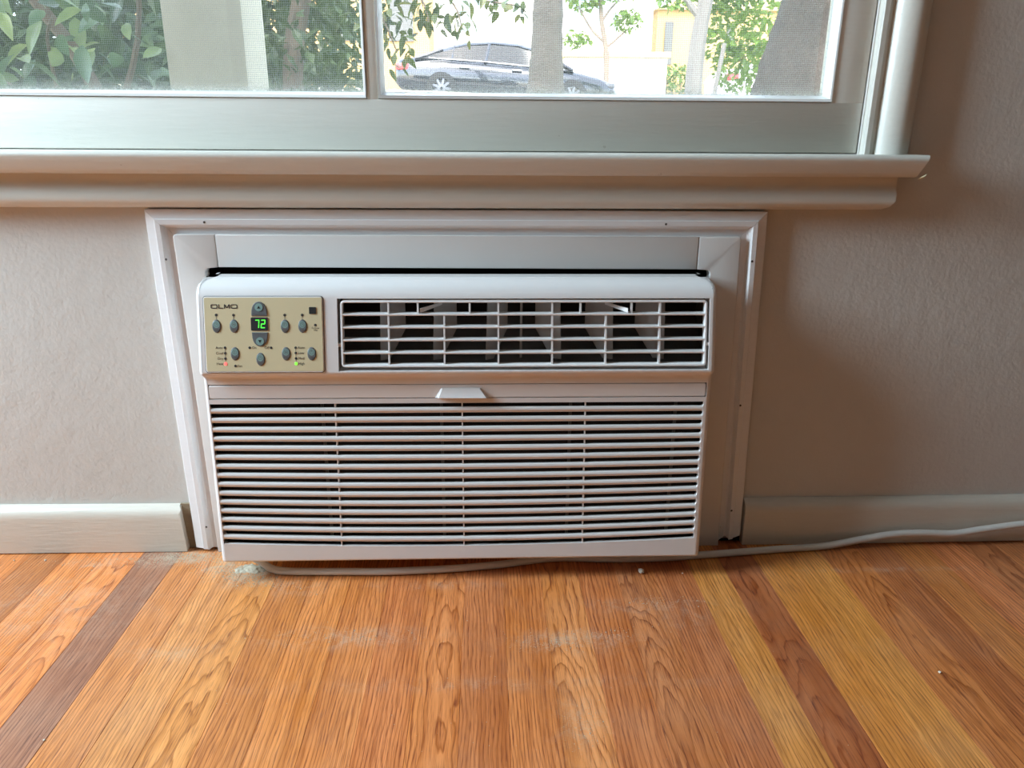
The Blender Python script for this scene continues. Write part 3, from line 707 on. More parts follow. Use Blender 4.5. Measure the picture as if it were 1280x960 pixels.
# printed words
def word(txt, x, z, size, mat, align='LEFT', off=FO+.0002, sx_=1.0, name='lettering', parent=cpn):
    cu = bpy.data.curves.new(name, 'FONT'); cu.body = txt; cu.size = size; cu.align_x = align; cu.resolution_u = 3
    ob = bpy.data.objects.new(name, cu); me = bpy.data.meshes.new_from_object(ob); bpy.data.objects.remove(ob); bpy.data.curves.remove(cu)
    for v in me.vertices: v.co = pp(x+v.co.x*sx_, z+v.co.y, off)
    me.name = name; me.materials.clear(); return sub(mk(name, me, mat, parent))
for tx, z in (('Auto', .3331), ('Cool', .3265), ('Dry', .3199), ('Heat', .3134)): word(tx, -.3262, z-.0014, .0044, M['ink'], 'RIGHT')
for tx, z in (('Auto', .3329), ('Low', .3264), ('Med', .3198), ('High', .3133)): word(tx, -.2340, z-.0014, .0044, M['ink'])
word('Fan', -.3093, .3094, .0044, M['ink']); word('On', -.2905, .3316, .0044, M['ink']); word('Off', -.2692, .3315, .0044, M['ink'], 'RIGHT')
word('Follow', -.2112, .3557, .0035, M['ink'], 'CENTER'); word('Me', -.2112, .3530, .0035, M['ink'], 'CENTER')
word('Temp/Timer', -.28, .3733, .0028, M['bezel'], 'CENTER', FO+.0014); word('Temp/Timer', -.28, .3485, .0028, M['bezel'], 'CENTER', FO+.0014)
# wide square-shouldered maker's letters
def logo():
    b = MB(); z0, z1 = .3806, .3857; o = FO+.0003; th = .00105
    def rr(xa, xb):
        o_ = rrect(xa, xb, z0, z1, .0014, 3); i_ = rrect(xa+th, xb-th, z0+th, z1-th, .0006, 3); n = len(o_)
        b.add([pp(x, z, o) for x, z in o_+i_], [(k, (k+1) % n, n+(k+1) % n, n+k) for k in range(n)])
    rr(-.3390, -.3308)
    quad(b, -.3297, -.3297+th, z0, z1, o, 0); quad(b, -.3297, -.3238, z0, z0+th, o, 0)
    quad(b, -.3228, -.3228+th, z0, z1, o, 0); quad(b, -.3156-th, -.3156, z0, z1, o, 0)
    for xa, xb in ((-.3228, -.3192), (-.3156, -.3192)):
        s = 1 if xb > xa else -1
        b.add([pp(xa, z1, o), pp(xa+s*th*1.35, z1, o), pp(xb+s*th*.6, z0+.0006, o), pp(xb-s*th*.6, z0+.0006, o)], [(0,1,2,3)])
    rr(-.3145, -.3063)
    sub(b.build('logo', M['ink'], cpn))
logo()

# ------------------------------------------------------------------ power cord
cf = [(-.345, -.055, .020), (-.322, -.060, .011), (-.3013, -.0731, .0055), (-.2774, -.0799, .0055), (-.2325, -.0821, .0055), (-.1879, -.0832, .0055), (-.1432, -.0843, .0055), (-.0988, -.0824, .0055), (-.0541, -.0794, .0055), (-.0091, -.0742, .0055),
      (.0251, -.0688, .0055), (.0599, -.0611, .0055), (.095, -.0548, .0055), (.1298, -.0552, .0055), (.1759, -.0585, .0055), (.2225, -.0586, .0055), (.2698, -.0565, .0055), (.3183, -.0511, .0055), (.3922, -.0428, .0055), (.4422, -.0372, .0056), (.5050, -.0318, .0062),
      (.5644, -.0270, .0141), (.6072, -.0268, .0216), (.6534, -.0268, .0237), (.7017, -.0268, .0217), (.7435, -.0268, .0279), (.8082, -.0268, .0365), (.90, -.027, .045), (1.05, -.03, .03)]
cord = tube('power_cord', catmull(cf, 6), .0052, M['cord'], sides=12)
tag(cord, 'white rubber power cord running under the air conditioner and along the right baseboard', 'power cord')

# ------------------------------------------------------------------ plaster dust and crumbs
from mathutils import noise as MN
def dust_pile(name, cx_, cy_, rx, ry, h, label):
    n = 46; vs = []; fs = []
    for i in range(n+1):
        for j in range(n+1):
            u, v = -1+2*i/n, -1+2*j/n; d = math.hypot(u, v); x, y = cx_+u*rx, cy_+v*ry
            k = max(0, 1-d) + .55*MN.noise(Vector((x*70, y*70, 3))) + .35*MN.noise(Vector((x*260, y*260, 9)))-.28
            vs.append((x, y, max(-.0012, h*k*1.3 + .0006*MN.noise(Vector((x*900, y*900, 1)))) if d < 1 else -.0012))
    for i in range(n):
        for j in range(n): a = i*(n+1)+j; fs.append((a, a+1, a+n+2, a+n+1))
    o = mk(name, mesh(name, vs, fs, 60), M['dust']); return tag(o, label, 'dust', kind='stuff')
dust_pile('plaster_dust', -.330, -.066,   .030, .018, .0035, 'pale plaster dust heap under the lower left corner of the air conditioner')
def grains():
    b = MB(); g = random.Random(11)
    def grain(px, py, r):
        b.add([(px-r, py, 0), (px+r*.6, py-r, 0), (px+r, py+r*.8, 0), (px, py, r*1.1)], [(0,1,2), (0,1,3), (1,2,3), (2,0,3)])
    for (x, y, rx, ry, n) in ((-.335, -.078, .020, .012, 1500), (-.318, -.092, .016, .008, 300), (-.375, -.058, .022, .010, 500), (-.425, -.030, .028, .009, 1100), (-.465, -.034, .045, .010, 700), (-.55, -.036, .05, .010, 160), (-.30, -.105, .02, .006, 120),
                              (.085, -.240, .022, .008, 160), (.13, -.222, .05, .006, 110), (.225, -.155, .03, .006, 90), (-.17, -.222, .05, .008, 120), (.10, -.38, .012, .02, 60), (.0, -.25, .45, .13, 160)):
        for k in range(n):
            px, py = x+g.gauss(0, rx), y+g.gauss(0, ry)
            if py < -.0185: grain(px, py, g.uniform(.00025, .0006)*(1.0 if g.random() < .93 else 1.8))
    o = b.build('plaster_grains', M['dust']); tag(o, 'fine plaster grains scattered over the floorboards', 'grains', kind='stuff')
grains()
M['crumb'] = plain('white_plaster_crumb', srgb(226, 218, 202), .9)
def crumb(x, y, r, label):
    g = random.Random(label); bm = bmesh.new(); bmesh.ops.create_icosphere(bm, subdivisions=1, radius=r)
    for v in bm.verts: v.co *= g.uniform(.7, 1.15); v.co.z *= .75
    lo = min(v.co.z for v in bm.verts)
    for v in bm.verts: v.co += Vector((x, y, -lo))
    me = bpy.data.meshes.new('plaster_crumb'); bm.to_mesh(me); bm.free()
    tag(mk('plaster_crumb', me, M['crumb']), label, 'crumb', 'plaster crumbs on the floor')
crumb(.2182, -.0878, .0055, 'largest white plaster crumb on the floor below the right end of the unit')
crumb(-.6795, -.0336, .0014, 'tiny pale crumb at the left edge of the photo by the baseboard')
crumb(-.6349, -.0347, .0018, 'small pale crumb by the left baseboard, second from the photo edge')
crumb(.5214, -.3055, .0019, 'small white crumb on the boards at lower right')
crumb(.2767, -.0913, .0012, 'tiny white crumb just right of the largest crumb')
crumb(-.4487, -.3808, .0014, 'tiny white crumb on the purplish board at lower left')
# ------------------------------------------------------------------ the yard and street outside
def leaf_mat(name, a, b, c, rough=0.35, transl=0.25, obj=True):
    t = NT(name)
    rnd = t.n('ObjectInfo').outputs['Random'] if obj else t.noise(t.pos(), 9.0, 3)
    rnd2 = t.noise(t.pos(), 14.0, 2)
    f = t.math('ADD', t.math('MULTIPLY', rnd, .6), t.math('MULTIPLY', rnd2, .4))
    col = t.ramp(f, [(0.25, a), (0.55, b), (0.85, c)])
    t.p(Base_Color=col, Roughness=rough, Specular_IOR_Level=0.6)
    tl = t.n('BsdfTranslucent', {'Color': t.n('HueSaturation', {'Hue': .48, 'Value': 1.5, 'Color': col}).outputs[0]})
    mx = t.n('MixShader', {0: transl, 1: t.bsdf.outputs[0], 2: tl.outputs[0]}); t.t.links.new(mx.outputs[0], t.out.inputs[0]); return t.m
def bark(name, a, b, scale=18.0, strength=.8, stretch=(1, 1, .25)):
    t = NT(name); p = t.pos(); v = t.mapv(p, stretch)
    nz = t.noise(v, scale, 6, .65); n2 = t.noise(p, scale*.25, 3)
    t.p(Base_Color=t.mix(t.math('MULTIPLY', t.math('ADD', nz, n2), .55, True), a, b), Roughness=.9)
    t.bump(t.noise(v, scale*1.4, 6, .7), strength, .03); return t.m
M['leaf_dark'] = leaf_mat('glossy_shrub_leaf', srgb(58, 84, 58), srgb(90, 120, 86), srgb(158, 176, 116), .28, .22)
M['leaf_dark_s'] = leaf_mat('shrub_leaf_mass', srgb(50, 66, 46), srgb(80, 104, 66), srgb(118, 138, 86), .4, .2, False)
M['leaf_mid'] = leaf_mat('olive_tree_leaf', srgb(58, 76, 42), srgb(80, 96, 50), srgb(114, 116, 62), .4, .3)
M['leaf_mid_s'] = leaf_mat('olive_leaf_mass', srgb(46, 62, 32), srgb(66, 86, 42), srgb(104, 114, 58), .45, .3, False)
M['leaf_bright_s'] = leaf_mat('bright_tree_leaf_mass', srgb(70, 102, 38), srgb(96, 124, 52), srgb(128, 146, 74), .5, .4, False)
M['hedge_s'] = leaf_mat('hedge_leaf_mass', srgb(66, 96, 36), srgb(92, 120, 50), srgb(118, 138, 66), .5, .3, False)
M['twig'] = bark('grey_twig_bark', srgb(104, 90, 78), srgb(150, 136, 120), 40)
M['palm_bark'] = bark('shaded_palm_bark', srgb(62, 58, 54), srgb(104, 98, 90), 22, .7, (1, 1, 2.2))  # bark colour darkened to paint in the shade on the trunk
M['big_bark'] = bark('dark_rough_bark', srgb(30, 27, 25), srgb(92, 84, 76), 26, 1.0, (1, 1, .35))
M['pale_bark'] = bark('pale_smooth_bark', srgb(92, 88, 86), srgb(122, 118, 114), 10, .4)
M['stucco'] = plain('cream_stucco', srgb(176, 170, 156), .9, var=.05, scale=60, bump=.5, bscale=220)
M['bldg'] = plain('white_building_stucco', srgb(240, 238, 232), .9, var=.03, scale=2)
M['bldg_tan'] = plain('tan_house_stucco', srgb(190, 158, 108), .9, var=.05, scale=2)
M['bldg_peach'] = plain('peach_house_stucco', srgb(196, 156, 100), .9, var=.05, scale=2)
M['roof_and_shade'] = plain('tan_roof_and_shade', srgb(206, 178, 132), .8)  # tan for the house roof and for the painted garage roof shadow
M['pane_out'] = plain('blue_grey_window_glass', srgb(150, 172, 180), .15, var=.1)
M['pane_dark'] = plain('dark_window_glass', srgb(84, 82, 78), .15, var=.1)
M['lawn'] = plain('dry_lawn', srgb(120, 128, 78), .95, var=.25, scale=14, bump=.8, bscale=60)
M['asphalt'] = plain('asphalt', srgb(138, 136, 132), .9, var=.1, scale=30)
M['concrete'] = plain('sidewalk_concrete', srgb(196, 190, 178), .9, var=.06, scale=10)
M['carpaint'] = plain('dark_metallic_car_paint', srgb(36, 39, 46), .2, .4, var=.02, coat=1.0)
M['carglass'] = plain('car_window_glass', srgb(22, 24, 26), .06, var=.02)
M['tyre'] = plain('tyre_rubber', srgb(30, 30, 30), .8)
M['alloy'] = plain('alloy_wheel', srgb(110, 112, 118), .35, .6)
M['chrome'] = plain('chrome_trim', srgb(210, 214, 218), .15, .8)
M['tail'] = plain('tail_lamp_red', srgb(200, 70, 70), .2)
M['whitecar'] = plain('white_car_paint', srgb(236, 238, 240), .2, coat=.8)

# ground rising from the house to the street
vs = []; fs = []; NX, NY = 24, 20
gl_ = lambda x, y: -.15 + .100*max(0, y) + .02*math.sin(x*1.3+y) - .02*x*min(1, max(0, (y-3)/10))
for i in range(NX+1):
    for j in range(NY+1):
        x = -16+32*i/NX; y = .14+13.6*j/NY; vs.append((x, y, gl_(x, y)))
for i in range(NX):
    for j in range(NY): a = i*(NY+1)+j; fs.append((a, a+1, a+NY+2, a+NY+1))
tag(mk('lawn', mesh('lawn', vs, fs, 60), M['lawn']), 'sloping lawn rising from the window to the street', kind='structure')
st = lambda x: 1.26 - .030*x
def slope_slab(name, y0, y1, top, mat, label):
    tag(mk(name, mesh(name, [(-18, y0, st(-18)+top-.2), (18, y0, st(18)+top-.2), (18, y1, st(18)+top-.2), (-18, y1, st(-18)+top-.2), (-18, y0, st(-18)+top), (18, y0, st(18)+top), (18, y1, st(18)+top), (-18, y1, st(-18)+top)],
        [(0,1,2,3), (4,5,6,7), (0,1,5,4), (1,2,6,5), (2,3,7,6), (3,0,4,7)]), mat), label, kind='structure')
slope_slab('sidewalk', 13.2, 14.9, .08, M['concrete'], 'pale sidewalk on the near side of the street')
slope_slab('street', 14.9, 21.2, 0, M['asphalt'], 'grey street beyond the lawn')
slope_slab('front_yard', 21.2, 40, .10, M['lawn'], 'ground in front of the far buildings')

def leaf_data(L, W, fold=.25, curl=.15):
    ts = [0, .18, .42, .68, .88, 1.0]; ws = [0, .72, 1.0, .78, .35, 0]; vs = []; fs = []
    for t_, w in zip(ts, ws):
        z = -curl*L*t_*t_
        vs += [(-w*W/2, t_*L, z+fold*w*W/2), (0, t_*L, z), (w*W/2, t_*L, z+fold*w*W/2)]
    for k in range(len(ts)-1):
        a = 3*k; fs += [(a, a+1, a+4, a+3), (a+1, a+2, a+5, a+4)]
    return vs, fs
def small_leaf(L, W):
    return [(0, 0, 0), (-W/2, L*.45, W*.12), (0, L*.5, -.02*L), (W/2, L*.45, W*.12), (0, L, -.1*L)], [(0, 2, 1), (0, 3, 2), (1, 2, 4), (2, 3, 4)]
def rnd_rot(g, droop=.5):
    d = Vector((g.gauss(0, 1), g.gauss(0, 1), g.gauss(-droop, .6))).normalized()
    q = d.to_track_quat('Y', 'Z').to_matrix(); return q @ Matrix.Rotation(g.uniform(-.9, .9), 3, 'Y')
def leaf_mass(name, spots, L, W, mat, parent, g, droop=.5):
    b = MB()
    lv, lf = small_leaf(1, W/L)
    for s in spots:
        m = rnd_rot(g, droop); k = L*g.uniform(.6, 1.3); b.add([m @ (Vector(v)*k) + Vector(s) for v in lv], lf)
    o = b.build(name, mat, parent); o['kind'] = 'stuff'; return o
def leaf_set(name, spots, L, W, mat, parent, g, droop=.6):
    mes = []
    for k in range(3):
        vs, fs = leaf_data(L*(.85+.15*k), W*(1.1-.08*k), .18+.12*k, .08+.12*k)
        me = mesh('leaf', vs, fs, 60); me.materials.append(mat); mes.append(me)
    pl = Vector(root_loc(parent))
    for s in spots:
        o = bpy.data.objects.new(name, mes[g.randrange(3)]); COL.objects.link(o); o.parent = parent
        m = rnd_rot(g, droop).to_4x4() @ Matrix.Scale(g.uniform(.75, 1.2), 4); m.translation = Vector(s)-pl; o.matrix_local = m
def branch(parent, pts, r0, r1, mat, name='branch'):
    return tube(name, catmull(pts, 4), lambda t_: r0+(r1-r0)*t_, mat, parent, 7)
g = random.Random(21)
# shrub left of the porch column, its big glossy leaves close to the glass
sh = empty('camellia_shrub', (-1.35, 1.6, gl_(-1.35, 1.6))); tag(sh, 'glossy-leaved green shrub left of the cream porch column outside the left pane', 'shrub')
branch(sh, [(-1.25, 1.7, 0), (-1.2, 1.6, .55), (-1.22, 1.5, .80), (-1.32, 1.4, 1.05), (-1.4, 1.35, 1.5)], .028, .014, M['twig'], 'trunk')
branch(sh, [(-1.45, 1.7, 0), (-1.5, 1.55, .6), (-1.58, 1.35, .92), (-1.7, 1.2, 1.3)], .02, .008, M['twig'])
branch(sh, [(-1.20, 1.6, .6), (-1.02, 1.45, .85), (-.94, 1.35, 1.15)], .012, .005, M['twig'])
branch(sh, [(-1.62, 1.2, .72), (-1.45, 1.1, .76), (-1.25, 1.05, .73), (-1.15, 1.0, .70)], .006, .003, M['twig'])
branch(sh, [(-1.3, 1.5, .7), (-1.15, 1.2, .82), (-1.05, 1.05, .86)], .006, .003, M['twig'])
near = [(g.uniform(-1.95, -.88), g.uniform(.75, 1.5), g.uniform(.60, 1.05)) for _ in range(460)]
near = [p for p in near if p[0] < -.86-.30*(p[1]-1.2)][:295]
leaf_set('leaf', near, .070, .036, M['leaf_dark'], sh, g)
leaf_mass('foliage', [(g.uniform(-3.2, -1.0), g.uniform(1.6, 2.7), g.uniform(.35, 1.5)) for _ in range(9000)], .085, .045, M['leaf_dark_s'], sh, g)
# shrub right of the column, sprays reaching across the right pane
s2 = empty('leafy_tree', (-1.0, 3.2, gl_(-1.0, 3.2))); tag(s2, 'loose-leaved tree behind the column with sprays hanging over the parked car', 'tree')
branch(s2, [(-1.0, 3.2, .1), (-.98, 3.2, .9), (-.88, 3.15, 1.3), (-.75, 3.1, 1.8), (-.7, 3.1, 2.4)], .06, .03, M['twig'], 'trunk')
branch(s2, [(-.75, 3.1, 1.75), (-.50, 3.0, 1.38), (-.20, 2.95, 1.24), (.20, 2.9, 1.17)], .012, .004, M['twig'])
branch(s2, [(-.8, 3.1, 1.6), (-.60, 3.0, 1.30), (-.48, 2.95, 1.12), (-.42, 2.95, .98)], .010, .003, M['twig'])
branch(s2, [(-.25, 2.95, 1.26), (-.14, 2.92, 1.18), (-.10, 2.9, 1.07)], .006, .003, M['twig'])
branch(s2, [(-.35, 2.97, 1.30), (-.28, 2.95, 1.18), (-.26, 2.95, 1.09)], .006, .003, M['twig'])
tw = []
def along(a, b, n, sp):
    for _ in range(n):
        t_ = g.random(); tw.append(tuple(a[k]+(b[k]-a[k])*t_+g.gauss(0, sp) for k in range(3)))
along((-.56, 3.0, 1.25), (-.44, 2.95, .93), 70, .045); along((-.50, 3.0, 1.22), (-.36, 2.95, 1.00), 40, .04); along((-.42, 3.0, 1.22), (-.12, 2.95, 1.17), 45, .045); along((-.30, 2.95, 1.2), (-.26, 2.95, 1.08), 14, .03); along((-.12, 2.95, 1.2), (-.10, 2.9, 1.06), 22, .03)
along((-.05, 2.93, 1.22), (.20, 2.9, 1.16), 26, .025)
leaf_set('leaf', tw, .060, .028, M['leaf_mid'], s2, g, .9)
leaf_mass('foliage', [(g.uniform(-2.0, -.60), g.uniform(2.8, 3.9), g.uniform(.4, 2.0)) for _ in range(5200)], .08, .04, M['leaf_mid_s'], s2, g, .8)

bh = empty('boundary_hedge', (-4.5, 5.0, gl_(-4.5, 5.0))); tag(bh, 'tall dense hedge far behind the porch column and glossy shrub', 'hedge')
leaf_mass('foliage', [(g.uniform(-7.0, -1.0), g.uniform(4.6, 5.4), g.uniform(.5, 2.6)) for _ in range(11000)], .16, .09, M['leaf_mid_s'], bh, g, .6)
for k in range(5): branch(bh, [(-6.5+1.2*k, 5.0, .2), (-6.4+1.2*k, 5.0, 1.5), (-6.5+1.2*k, 5.05, 2.7)], .05, .02, M['twig'], 'stem')
# porch column
pc = empty('porch_column', (-.77, 1.4, gl_(-.8, 1.4))); tag(pc, 'square cream stucco porch column outside the left pane', 'column')
box('shaft', -.885, -.665, 1.30, 1.52, -.1, 2.55, M['stucco'], pc, .006)
box('base_block', -.93, -.62, 1.255, 1.565, -.15, .10, M['stucco'], pc, .01)
tag(box('assumed_porch_roof', -4.5, -.60, .145, 1.62, 2.55, 2.72, M['stucco']), 'flat assumed porch roof, out of view above the column', kind='structure')  # unseen roof assumed from the column, added to shade column and shrub
# palm trunk with crown
pm = empty('palm_tree', (.68, 8, gl_(.68, 8))); tag(pm, 'pale ringed palm trunk in front of the parked dark car', 'palm')
ph = [(0, .27), (.12, .245), (.35, .21), (.6, .185), (.9, .168), (1.5, .160), (3, .155), (6, .15), (7, .14)]
rings = []
for i in range(90):
    z = i/89*7.0
    k = max(j for j in range(len(ph)-1) if ph[j][0] <= z+1e-6); t_ = (z-ph[k][0])/(ph[k+1][0]-ph[k][0]); r = ph[k][1]+(ph[k+1][1]-ph[k][1])*t_ + .006*math.sin(i*1.9)
    rings.append([(.685+.012*z+r*math.cos(2*math.pi*j/20), 8+r*math.sin(2*math.pi*j/20), gl_(.68, 8)+.10+z) for j in range(20)])
loft('trunk', rings, M['palm_bark'], pm, smooth=80)
for k in range(14):
    a = 2*math.pi*k/14; b = MB(); top = Vector((.77, 8, gl_(.68, 8)+7.1)); d = Vector((math.cos(a), math.sin(a), 0)); sd = Vector((-d.y, d.x, 0))
    for i in range(16):
        s = .2+2.2*i/15; c = top+d*s+Vector((0, 0, .9*math.sin(s*1.1)-.25*s*s)); w = .35*math.sin(math.pi*min(1, (i+1)/16))+.05
        for q in (-1, 1): b.add([c, c+d*.10, c+sd*q*w+d*.25+Vector((0, 0, -.12))], [(0, 1, 2)])
    b.build('frond', M['hedge_s'], pm)
# big rough trunk at the right, close to the house
bt = empty('street_tree', (2.16, 4, gl_(2.1, 4))); tag(bt, 'broad dark rough-barked tree trunk at the right edge of the window', 'tree')
rings = []; g2 = random.Random(8); ph_ = [g2.uniform(0, 6.28) for _ in range(6)]
for i in range(70):
    z = i/69*3.4; zz = gl_(2.1, 4)-.1+z
    r0 = .42+.20*math.exp(-((z-.0)/.95)**2*1.2)-.03*z
    rg = []
    for j in range(48):
        a = 2*math.pi*j/48
        r = r0*(1+.05*math.sin(3*a+ph_[0]+z*1.1)+.035*math.sin(7*a+ph_[1]-z*2.3)+.022*math.sin(13*a+ph_[2]+z*5)+.02*math.sin(z*11+ph_[3]+2*a)+g2.uniform(-.012, .012))
        rg.append((2.14+.06*z+r*math.cos(a), 4+r*math.sin(a), zz))
    rings.append(rg)
loft('trunk', rings, M['big_bark'], bt, smooth=80)
leaf_mass('foliage', [(2.3+g.gauss(0, 1.3), 4+g.gauss(0, 1.2), 4.6+g.gauss(0, .6)) for _ in range(2500)], .14, .07, M['leaf_mid_s'], bt, g)
# slim young street tree by the white building
def crown(c, rx, ry, rz, n): 
    out = []
    while len(out) < n:
        u = [g.uniform(-1, 1) for _ in range(3)]
        if sum(q*q for q in u) < 1: out.append((c[0]+u[0]*rx, c[1]+u[1]*ry, c[2]+u[2]*rz))
    return out
y_t = 20.4
yt = empty('young_tree', (3.22, y_t, st(3.2)+.1)); tag(yt, 'slim young tree with bright leaves before the white garage', 'tree')
branch(yt, [(3.24, y_t, st(3.2)), (3.25, y_t, 2.4), (3.18, y_t, 3.0), (3.05, y_t, 3.6), (3.0, y_t, 4.6)], .085, .05, M['twig'], 'trunk')
branch(yt, [(3.2, y_t, 2.85), (3.45, y_t, 3.05), (3.75, y_t, 3.3)], .04, .02, M['twig']); branch(yt, [(3.15, y_t, 3.0), (2.8, y_t, 3.3), (2.4, y_t, 3.9)], .04, .02, M['twig'])
branch(yt, [(3.08, y_t, 3.5), (3.3, y_t, 3.8), (3.7, y_t, 4.2)], .035, .02, M['twig'])
cl = crown((2.55, y_t, 4.1), .55, .5, .38, 300)+crown((3.75, y_t, 3.55), .42, .4, .30, 170)+crown((2.45, y_t, 3.05), .38, .3, .22, 110)+crown((3.3, y_t, 4.4), .9, .6, .5, 420)+crown((3.0, y_t, 5.0), 1.1, .8, .6, 500)
leaf_mass('foliage', cl, .17, .10, M['leaf_bright_s'], yt, g)
# pale-trunked tree with a wide bright crown
wt = empty('pale_trunk_tree', (3.68, 13, gl_(3.6, 13))); tag(wt, 'pale-trunked tree with bright green crown right of the tan house', 'tree')
branch(wt, [(3.66, 13, .8), (3.66, 13, 1.8), (3.70, 13, 2.4), (3.80, 13, 3.2), (3.9, 13, 4.5)], .165, .11, M['pale_bark'], 'trunk')
branch(wt, [(3.72, 13, 2.5), (3.3, 13, 3.0), (2.9, 13.2, 3.8)], .06, .03, M['pale_bark']); branch(wt, [(3.8, 13, 2.9), (4.4, 13, 3.3), (5, 13.1, 4)], .07, .03, M['pale_bark'])
cl = crown((4.7, 14.0, 2.6), .85, .8, .75, 900)+crown((4.3, 13.8, 3.4), 1.2, .9, .55, 900)+crown((3.6, 13.6, 4.2), 1.7, 1.2, .8, 900)+crown((4.9, 14.2, 1.95), .6, .5, .5, 420)+crown((3.25, 13.2, 2.95), .35, .3, .28, 100)
leaf_mass('foliage', cl, .15, .09, M['leaf_bright_s'], wt, g)
tag(tube('sign_post', [Vector((3.70, 12, .9)), Vector((3.78, 12, 1.5)), Vector((3.85, 12, 2.05))], .035, M['pale_bark'], sides=8), 'thin leaning grey post beside the pale tree trunk', 'post')
# white building with garage, windows
wb = empty('white_building', (1.5, 26, st(1.5)+.1)); tag(wb, 'bright white building with blue-grey windows across the street', 'building')
box('wall', -6.5, 5.35, 25, 32, 1.0, 9.0, M['bldg'], wb)
box('garage_roof_shade', 2.3, 5.40, 22.4, 25.1, 2.83, 2.98, M['roof_and_shade'], wb)  # tan band painting the shadow line of the garage roof
box('garage_wall', 2.35, 5.35, 22.6, 25.0, 1.0, 2.83, M['bldg'], wb)
def bwin(xa, xb, za, zb):
    box('window_frame', xa-.08, xb+.08, 24.9, 25.02, za-.08, zb+.08, M['bldg'], wb)
    n = max(2, int((xb-xa)/.45))
    for k in range(n):
        w = (xb-xa)/n; box('window_pane', xa+w*k+.03, xa+w*(k+1)-.03, 24.86, 24.92, za, zb, M['pane_out'], wb)
bwin(-.78, .10, 3.75, 4.9); bwin(2.62, 4.25, 3.80, 4.95)
box('garage_door', 2.75, 5.0, 22.55, 22.62, 1.2, 2.62, M['bldg'], wb, .02)
# tan and peach houses
th = empty('tan_house', (7.6, 30, st(7.6)+.1)); tag(th, 'tan stucco house with small windows behind the pale tree trunk', 'house')
box('wall', 6.55, 12.0, 30, 36, 1.0, 5.2, M['bldg_tan'], th)
mk('gable_roof', mesh('gable_roof', [(6.4, 29.8, 5.2), (9.3, 29.8, 6.4), (12.2, 29.8, 5.2), (6.4, 36.2, 5.2), (9.3, 36.2, 6.4), (12.2, 36.2, 5.2)], [(0,1,2), (3,4,5), (0,1,4,3), (1,2,5,4), (0,2,5,3)]), M['roof_and_shade'], th)
for xa, za in ((6.85, 4.05), (8.0, 4.2), (6.85, 3.3), (9.2, 4.0)): box('window_pane', xa, xa+.32, 29.94, 30.02, za, za+.75, M['pane_dark'], th)
ph2 = empty('peach_house', (-6, 23, st(-6)+.1)); tag(ph2, 'peach house wall seen between the hanging sprays at the left of the right pane', 'house')
box('wall', -12, -1.55, 22.6, 24.6, 1.0, 5.6, M['bldg_peach'], ph2)
box('eave', -12.2, -1.35, 22.3, 24.8, 5.6, 5.8, M['bldg'], ph2)
for xa in (-4.5, -2.7): box('window_pane', xa, xa+.7, 22.54, 22.62, 3.2, 4.4, M['pane_dark'], ph2)
hd = empty('clipped_hedge', (6.0, 26.6, st(6)+.1)); tag(hd, 'low bright clipped hedge in front of the tan house', 'hedge')
leaf_mass('foliage', [(g.uniform(5.5, 7.4), g.uniform(26.2, 27.2), g.uniform(1.3, 3.0)) for _ in range(1400)], .16, .10, M['hedge_s'], hd, g)
for k in range(4): branch(hd, [(5.8+.5*k, 26.7, 1.0), (5.8+.5*k, 26.7, 2.6)], .03, .015, M['twig'], 'stem')

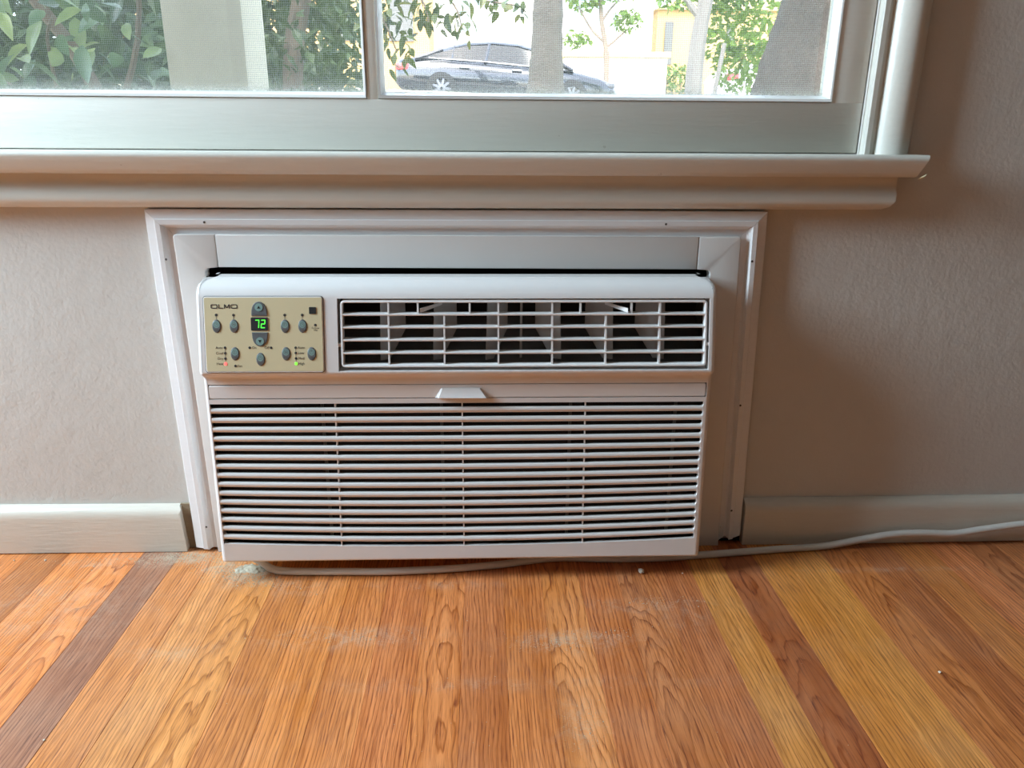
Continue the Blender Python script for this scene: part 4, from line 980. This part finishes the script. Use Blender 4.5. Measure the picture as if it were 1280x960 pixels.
# parked sedans
def sedan(name, paint, label, loc, rz, slope, sc=1.0):
    root = empty(name, loc); tag(root, label, 'car', 'parked cars')
    Lh = 2.45
    st_ = [(-2.42, .42, .80, .62), (-2.30, .30, .88, .76), (-1.95, .24, .93, .84), (-1.4, .22, .95, .88), (-.6, .20, .935, .90), (.3, .20, .90, .90), (1.0, .20, .865, .89), (1.5, .22, .82, .87), (2.0, .24, .74, .83), (2.3, .28, .66, .72), (2.45, .36, .56, .55)]
    rings = []
    for x, zb, zt_, w in st_:
        zm = zb+(zt_-zb)*.62
        rings.append([(x, -w*.92, zb), (x, -w, zb+.12), (x, -w*1.01, zm), (x, -w*.965, zm+(zt_-zm)*.55), (x, -w*.86, zt_), (x, -w*.4, zt_+.02), (x, w*.4, zt_+.02), (x, w*.86, zt_), (x, w*.965, zm+(zt_-zm)*.55), (x, w*1.01, zm), (x, w, zb+.12), (x, w*.92, zb)])
    parts = [loft('body', rings, paint, smooth=50)]
    # cabin: glass volume with a painted roof and pillars
    cab = [(-1.95, .90, .90, .70), (-1.45, 1.12, .92, .68), (-.95, 1.27, .92, .66), (-.35, 1.335, .90, .645), (.2, 1.32, .88, .64), (.7, 1.20, .86, .655), (1.12, 1.02, .84, .68), (1.42, .86, .83, .70)]
    parts.append(loft('cabin_glass', [[(x, -.80, zb_), (x, -wt_-.02-.10*(1.34-zt2), zt2-.06 if zt2 > zb_+.08 else zb_+.01), (x, -wt_+.10, zt2), (x, wt_-.10, zt2), (x, wt_+.02+.10*(1.34-zt2), zt2-.06 if zt2 > zb_+.08 else zb_+.01), (x, .80, zb_)] for x, zt2, zb_, wt_ in cab], M['carglass'], smooth=40))
    rf = [(-1.45, 1.135, .60), (-.95, 1.285, .60), (-.35, 1.35, .60), (.2, 1.335, .60), (.62, 1.245, .60)]
    parts.append(loft('roof', [[(x, -w-.065, z-.055), (x, -w, z+.003), (x, 0, z+.02), (x, w, z+.003), (x, w+.065, z-.055), (x, w, z-.03), (x, -w, z-.03)] for x, z, w in rf], paint, smooth=50))
    for s in (-1, 1):
        parts.append(tube('rear_pillar', [Vector((-1.42, s*.66, 1.12)), Vector((-1.75, s*.74, .98)), Vector((-2.0, s*.78, .90))], .05, paint, sides=6))
        parts.append(tube('door_pillar', [Vector((-.42, s*.665, 1.29)), Vector((-.50, s*.815, .91))], .035, paint, sides=6))
        parts.append(tube('quarter_pillar', [Vector((-1.16, s*.655, 1.20)), Vector((-1.22, s*.80, .92))], .022, paint, sides=6))
        parts.append(tube('front_pillar', [Vector((.55, s*.665, 1.24)), Vector((.98, s*.73, 1.06)), Vector((1.40, s*.77, .86))], .035, paint, sides=6))
        parts.append(tube('window_trim', [Vector((-1.7, s*.845, .925)), Vector((-.5, s*.850, .915)), Vector((1.2, s*.825, .86))], .014, M['chrome'], sides=6))
        for xh in (-.95, .18): parts.append(box('door_handle', xh-.11, xh+.11, s*.905-.02, s*.905+.02, .765, .80, M['chrome'], None, .01))
        parts.append(box('mirror', .92, 1.12, s*.93-.09, s*.93+.09, .90, 1.04, paint, None, .03))
        parts.append(box('tail_lamp', -2.40, -2.12, s*.70-.10, s*.70+.10, .66, .80, M['tail'], None, .03))
        parts.append(box('head_lamp', 2.12, 2.36, s*.64-.10, s*.64+.10, .56, .66, M['alloy'], None, .03))
        for xw in (-1.42, 1.40):
            pr = [(-.10, .20), (-.10, .30), (-.06, .335), (.06, .335), (.10, .30), (.10, .20)]
            rgs = [[(xw+r_*math.cos(2*math.pi*j/24), s*.82+yy, .335+r_*math.sin(2*math.pi*j/24)) for yy, r_ in pr] for j in range(25)]
            parts.append(loft('tyre', rgs, M['tyre'], caps=False, smooth=50))
            b = MB()
            b.add([(xw+.21*math.cos(2*math.pi*j/24), s*.84, .335+.21*math.sin(2*math.pi*j/24)) for j in range(24)], [tuple(range(24))], 1)
            for k in range(9):
                a = 2*math.pi*k/9; ca, sa = math.cos(a), math.sin(a); pw = .03
                b.add([(xw+.03*ca-pw*sa, s*.915, .335+.03*sa+pw*ca), (xw+.22*ca-pw*.7*sa, s*.905, .335+.22*sa+pw*.7*ca), (xw+.22*ca+pw*.7*sa, s*.905, .335+.22*sa-pw*.7*ca), (xw+.03*ca+pw*sa, s*.915, .335+.03*sa-pw*ca)], [(0,1,2,3)], 0)
            parts.append(b.build('wheel_rim', [M['alloy'], M['tyre']]))
    m = Matrix.Translation(Vector(loc)) @ Matrix.Rotation(rz, 4, 'Z') @ Matrix.Rotation(slope, 4, 'Y') @ Matrix.Scale(sc, 4)
    root.matrix_world = Matrix.Translation(Vector(loc))
    for o in parts:
        o.data.transform(Matrix.Rotation(rz, 4, 'Z') @ Matrix.Rotation(slope, 4, 'Y') @ Matrix.Scale(sc, 4)); o.parent = root
    return root
sedan('parked_sedan', M['carpaint'], 'dark glossy parked sedan behind the palm trunk', (.45, 17.2, st(.4)-.06), R(3.0), R(2.6))
sedan('parked_sedan', M['whitecar'], 'white parked car partly hidden by the broad dark trunk', (7.5, 16.9, st(7.5)+.02), R(2.0), R(1.7))
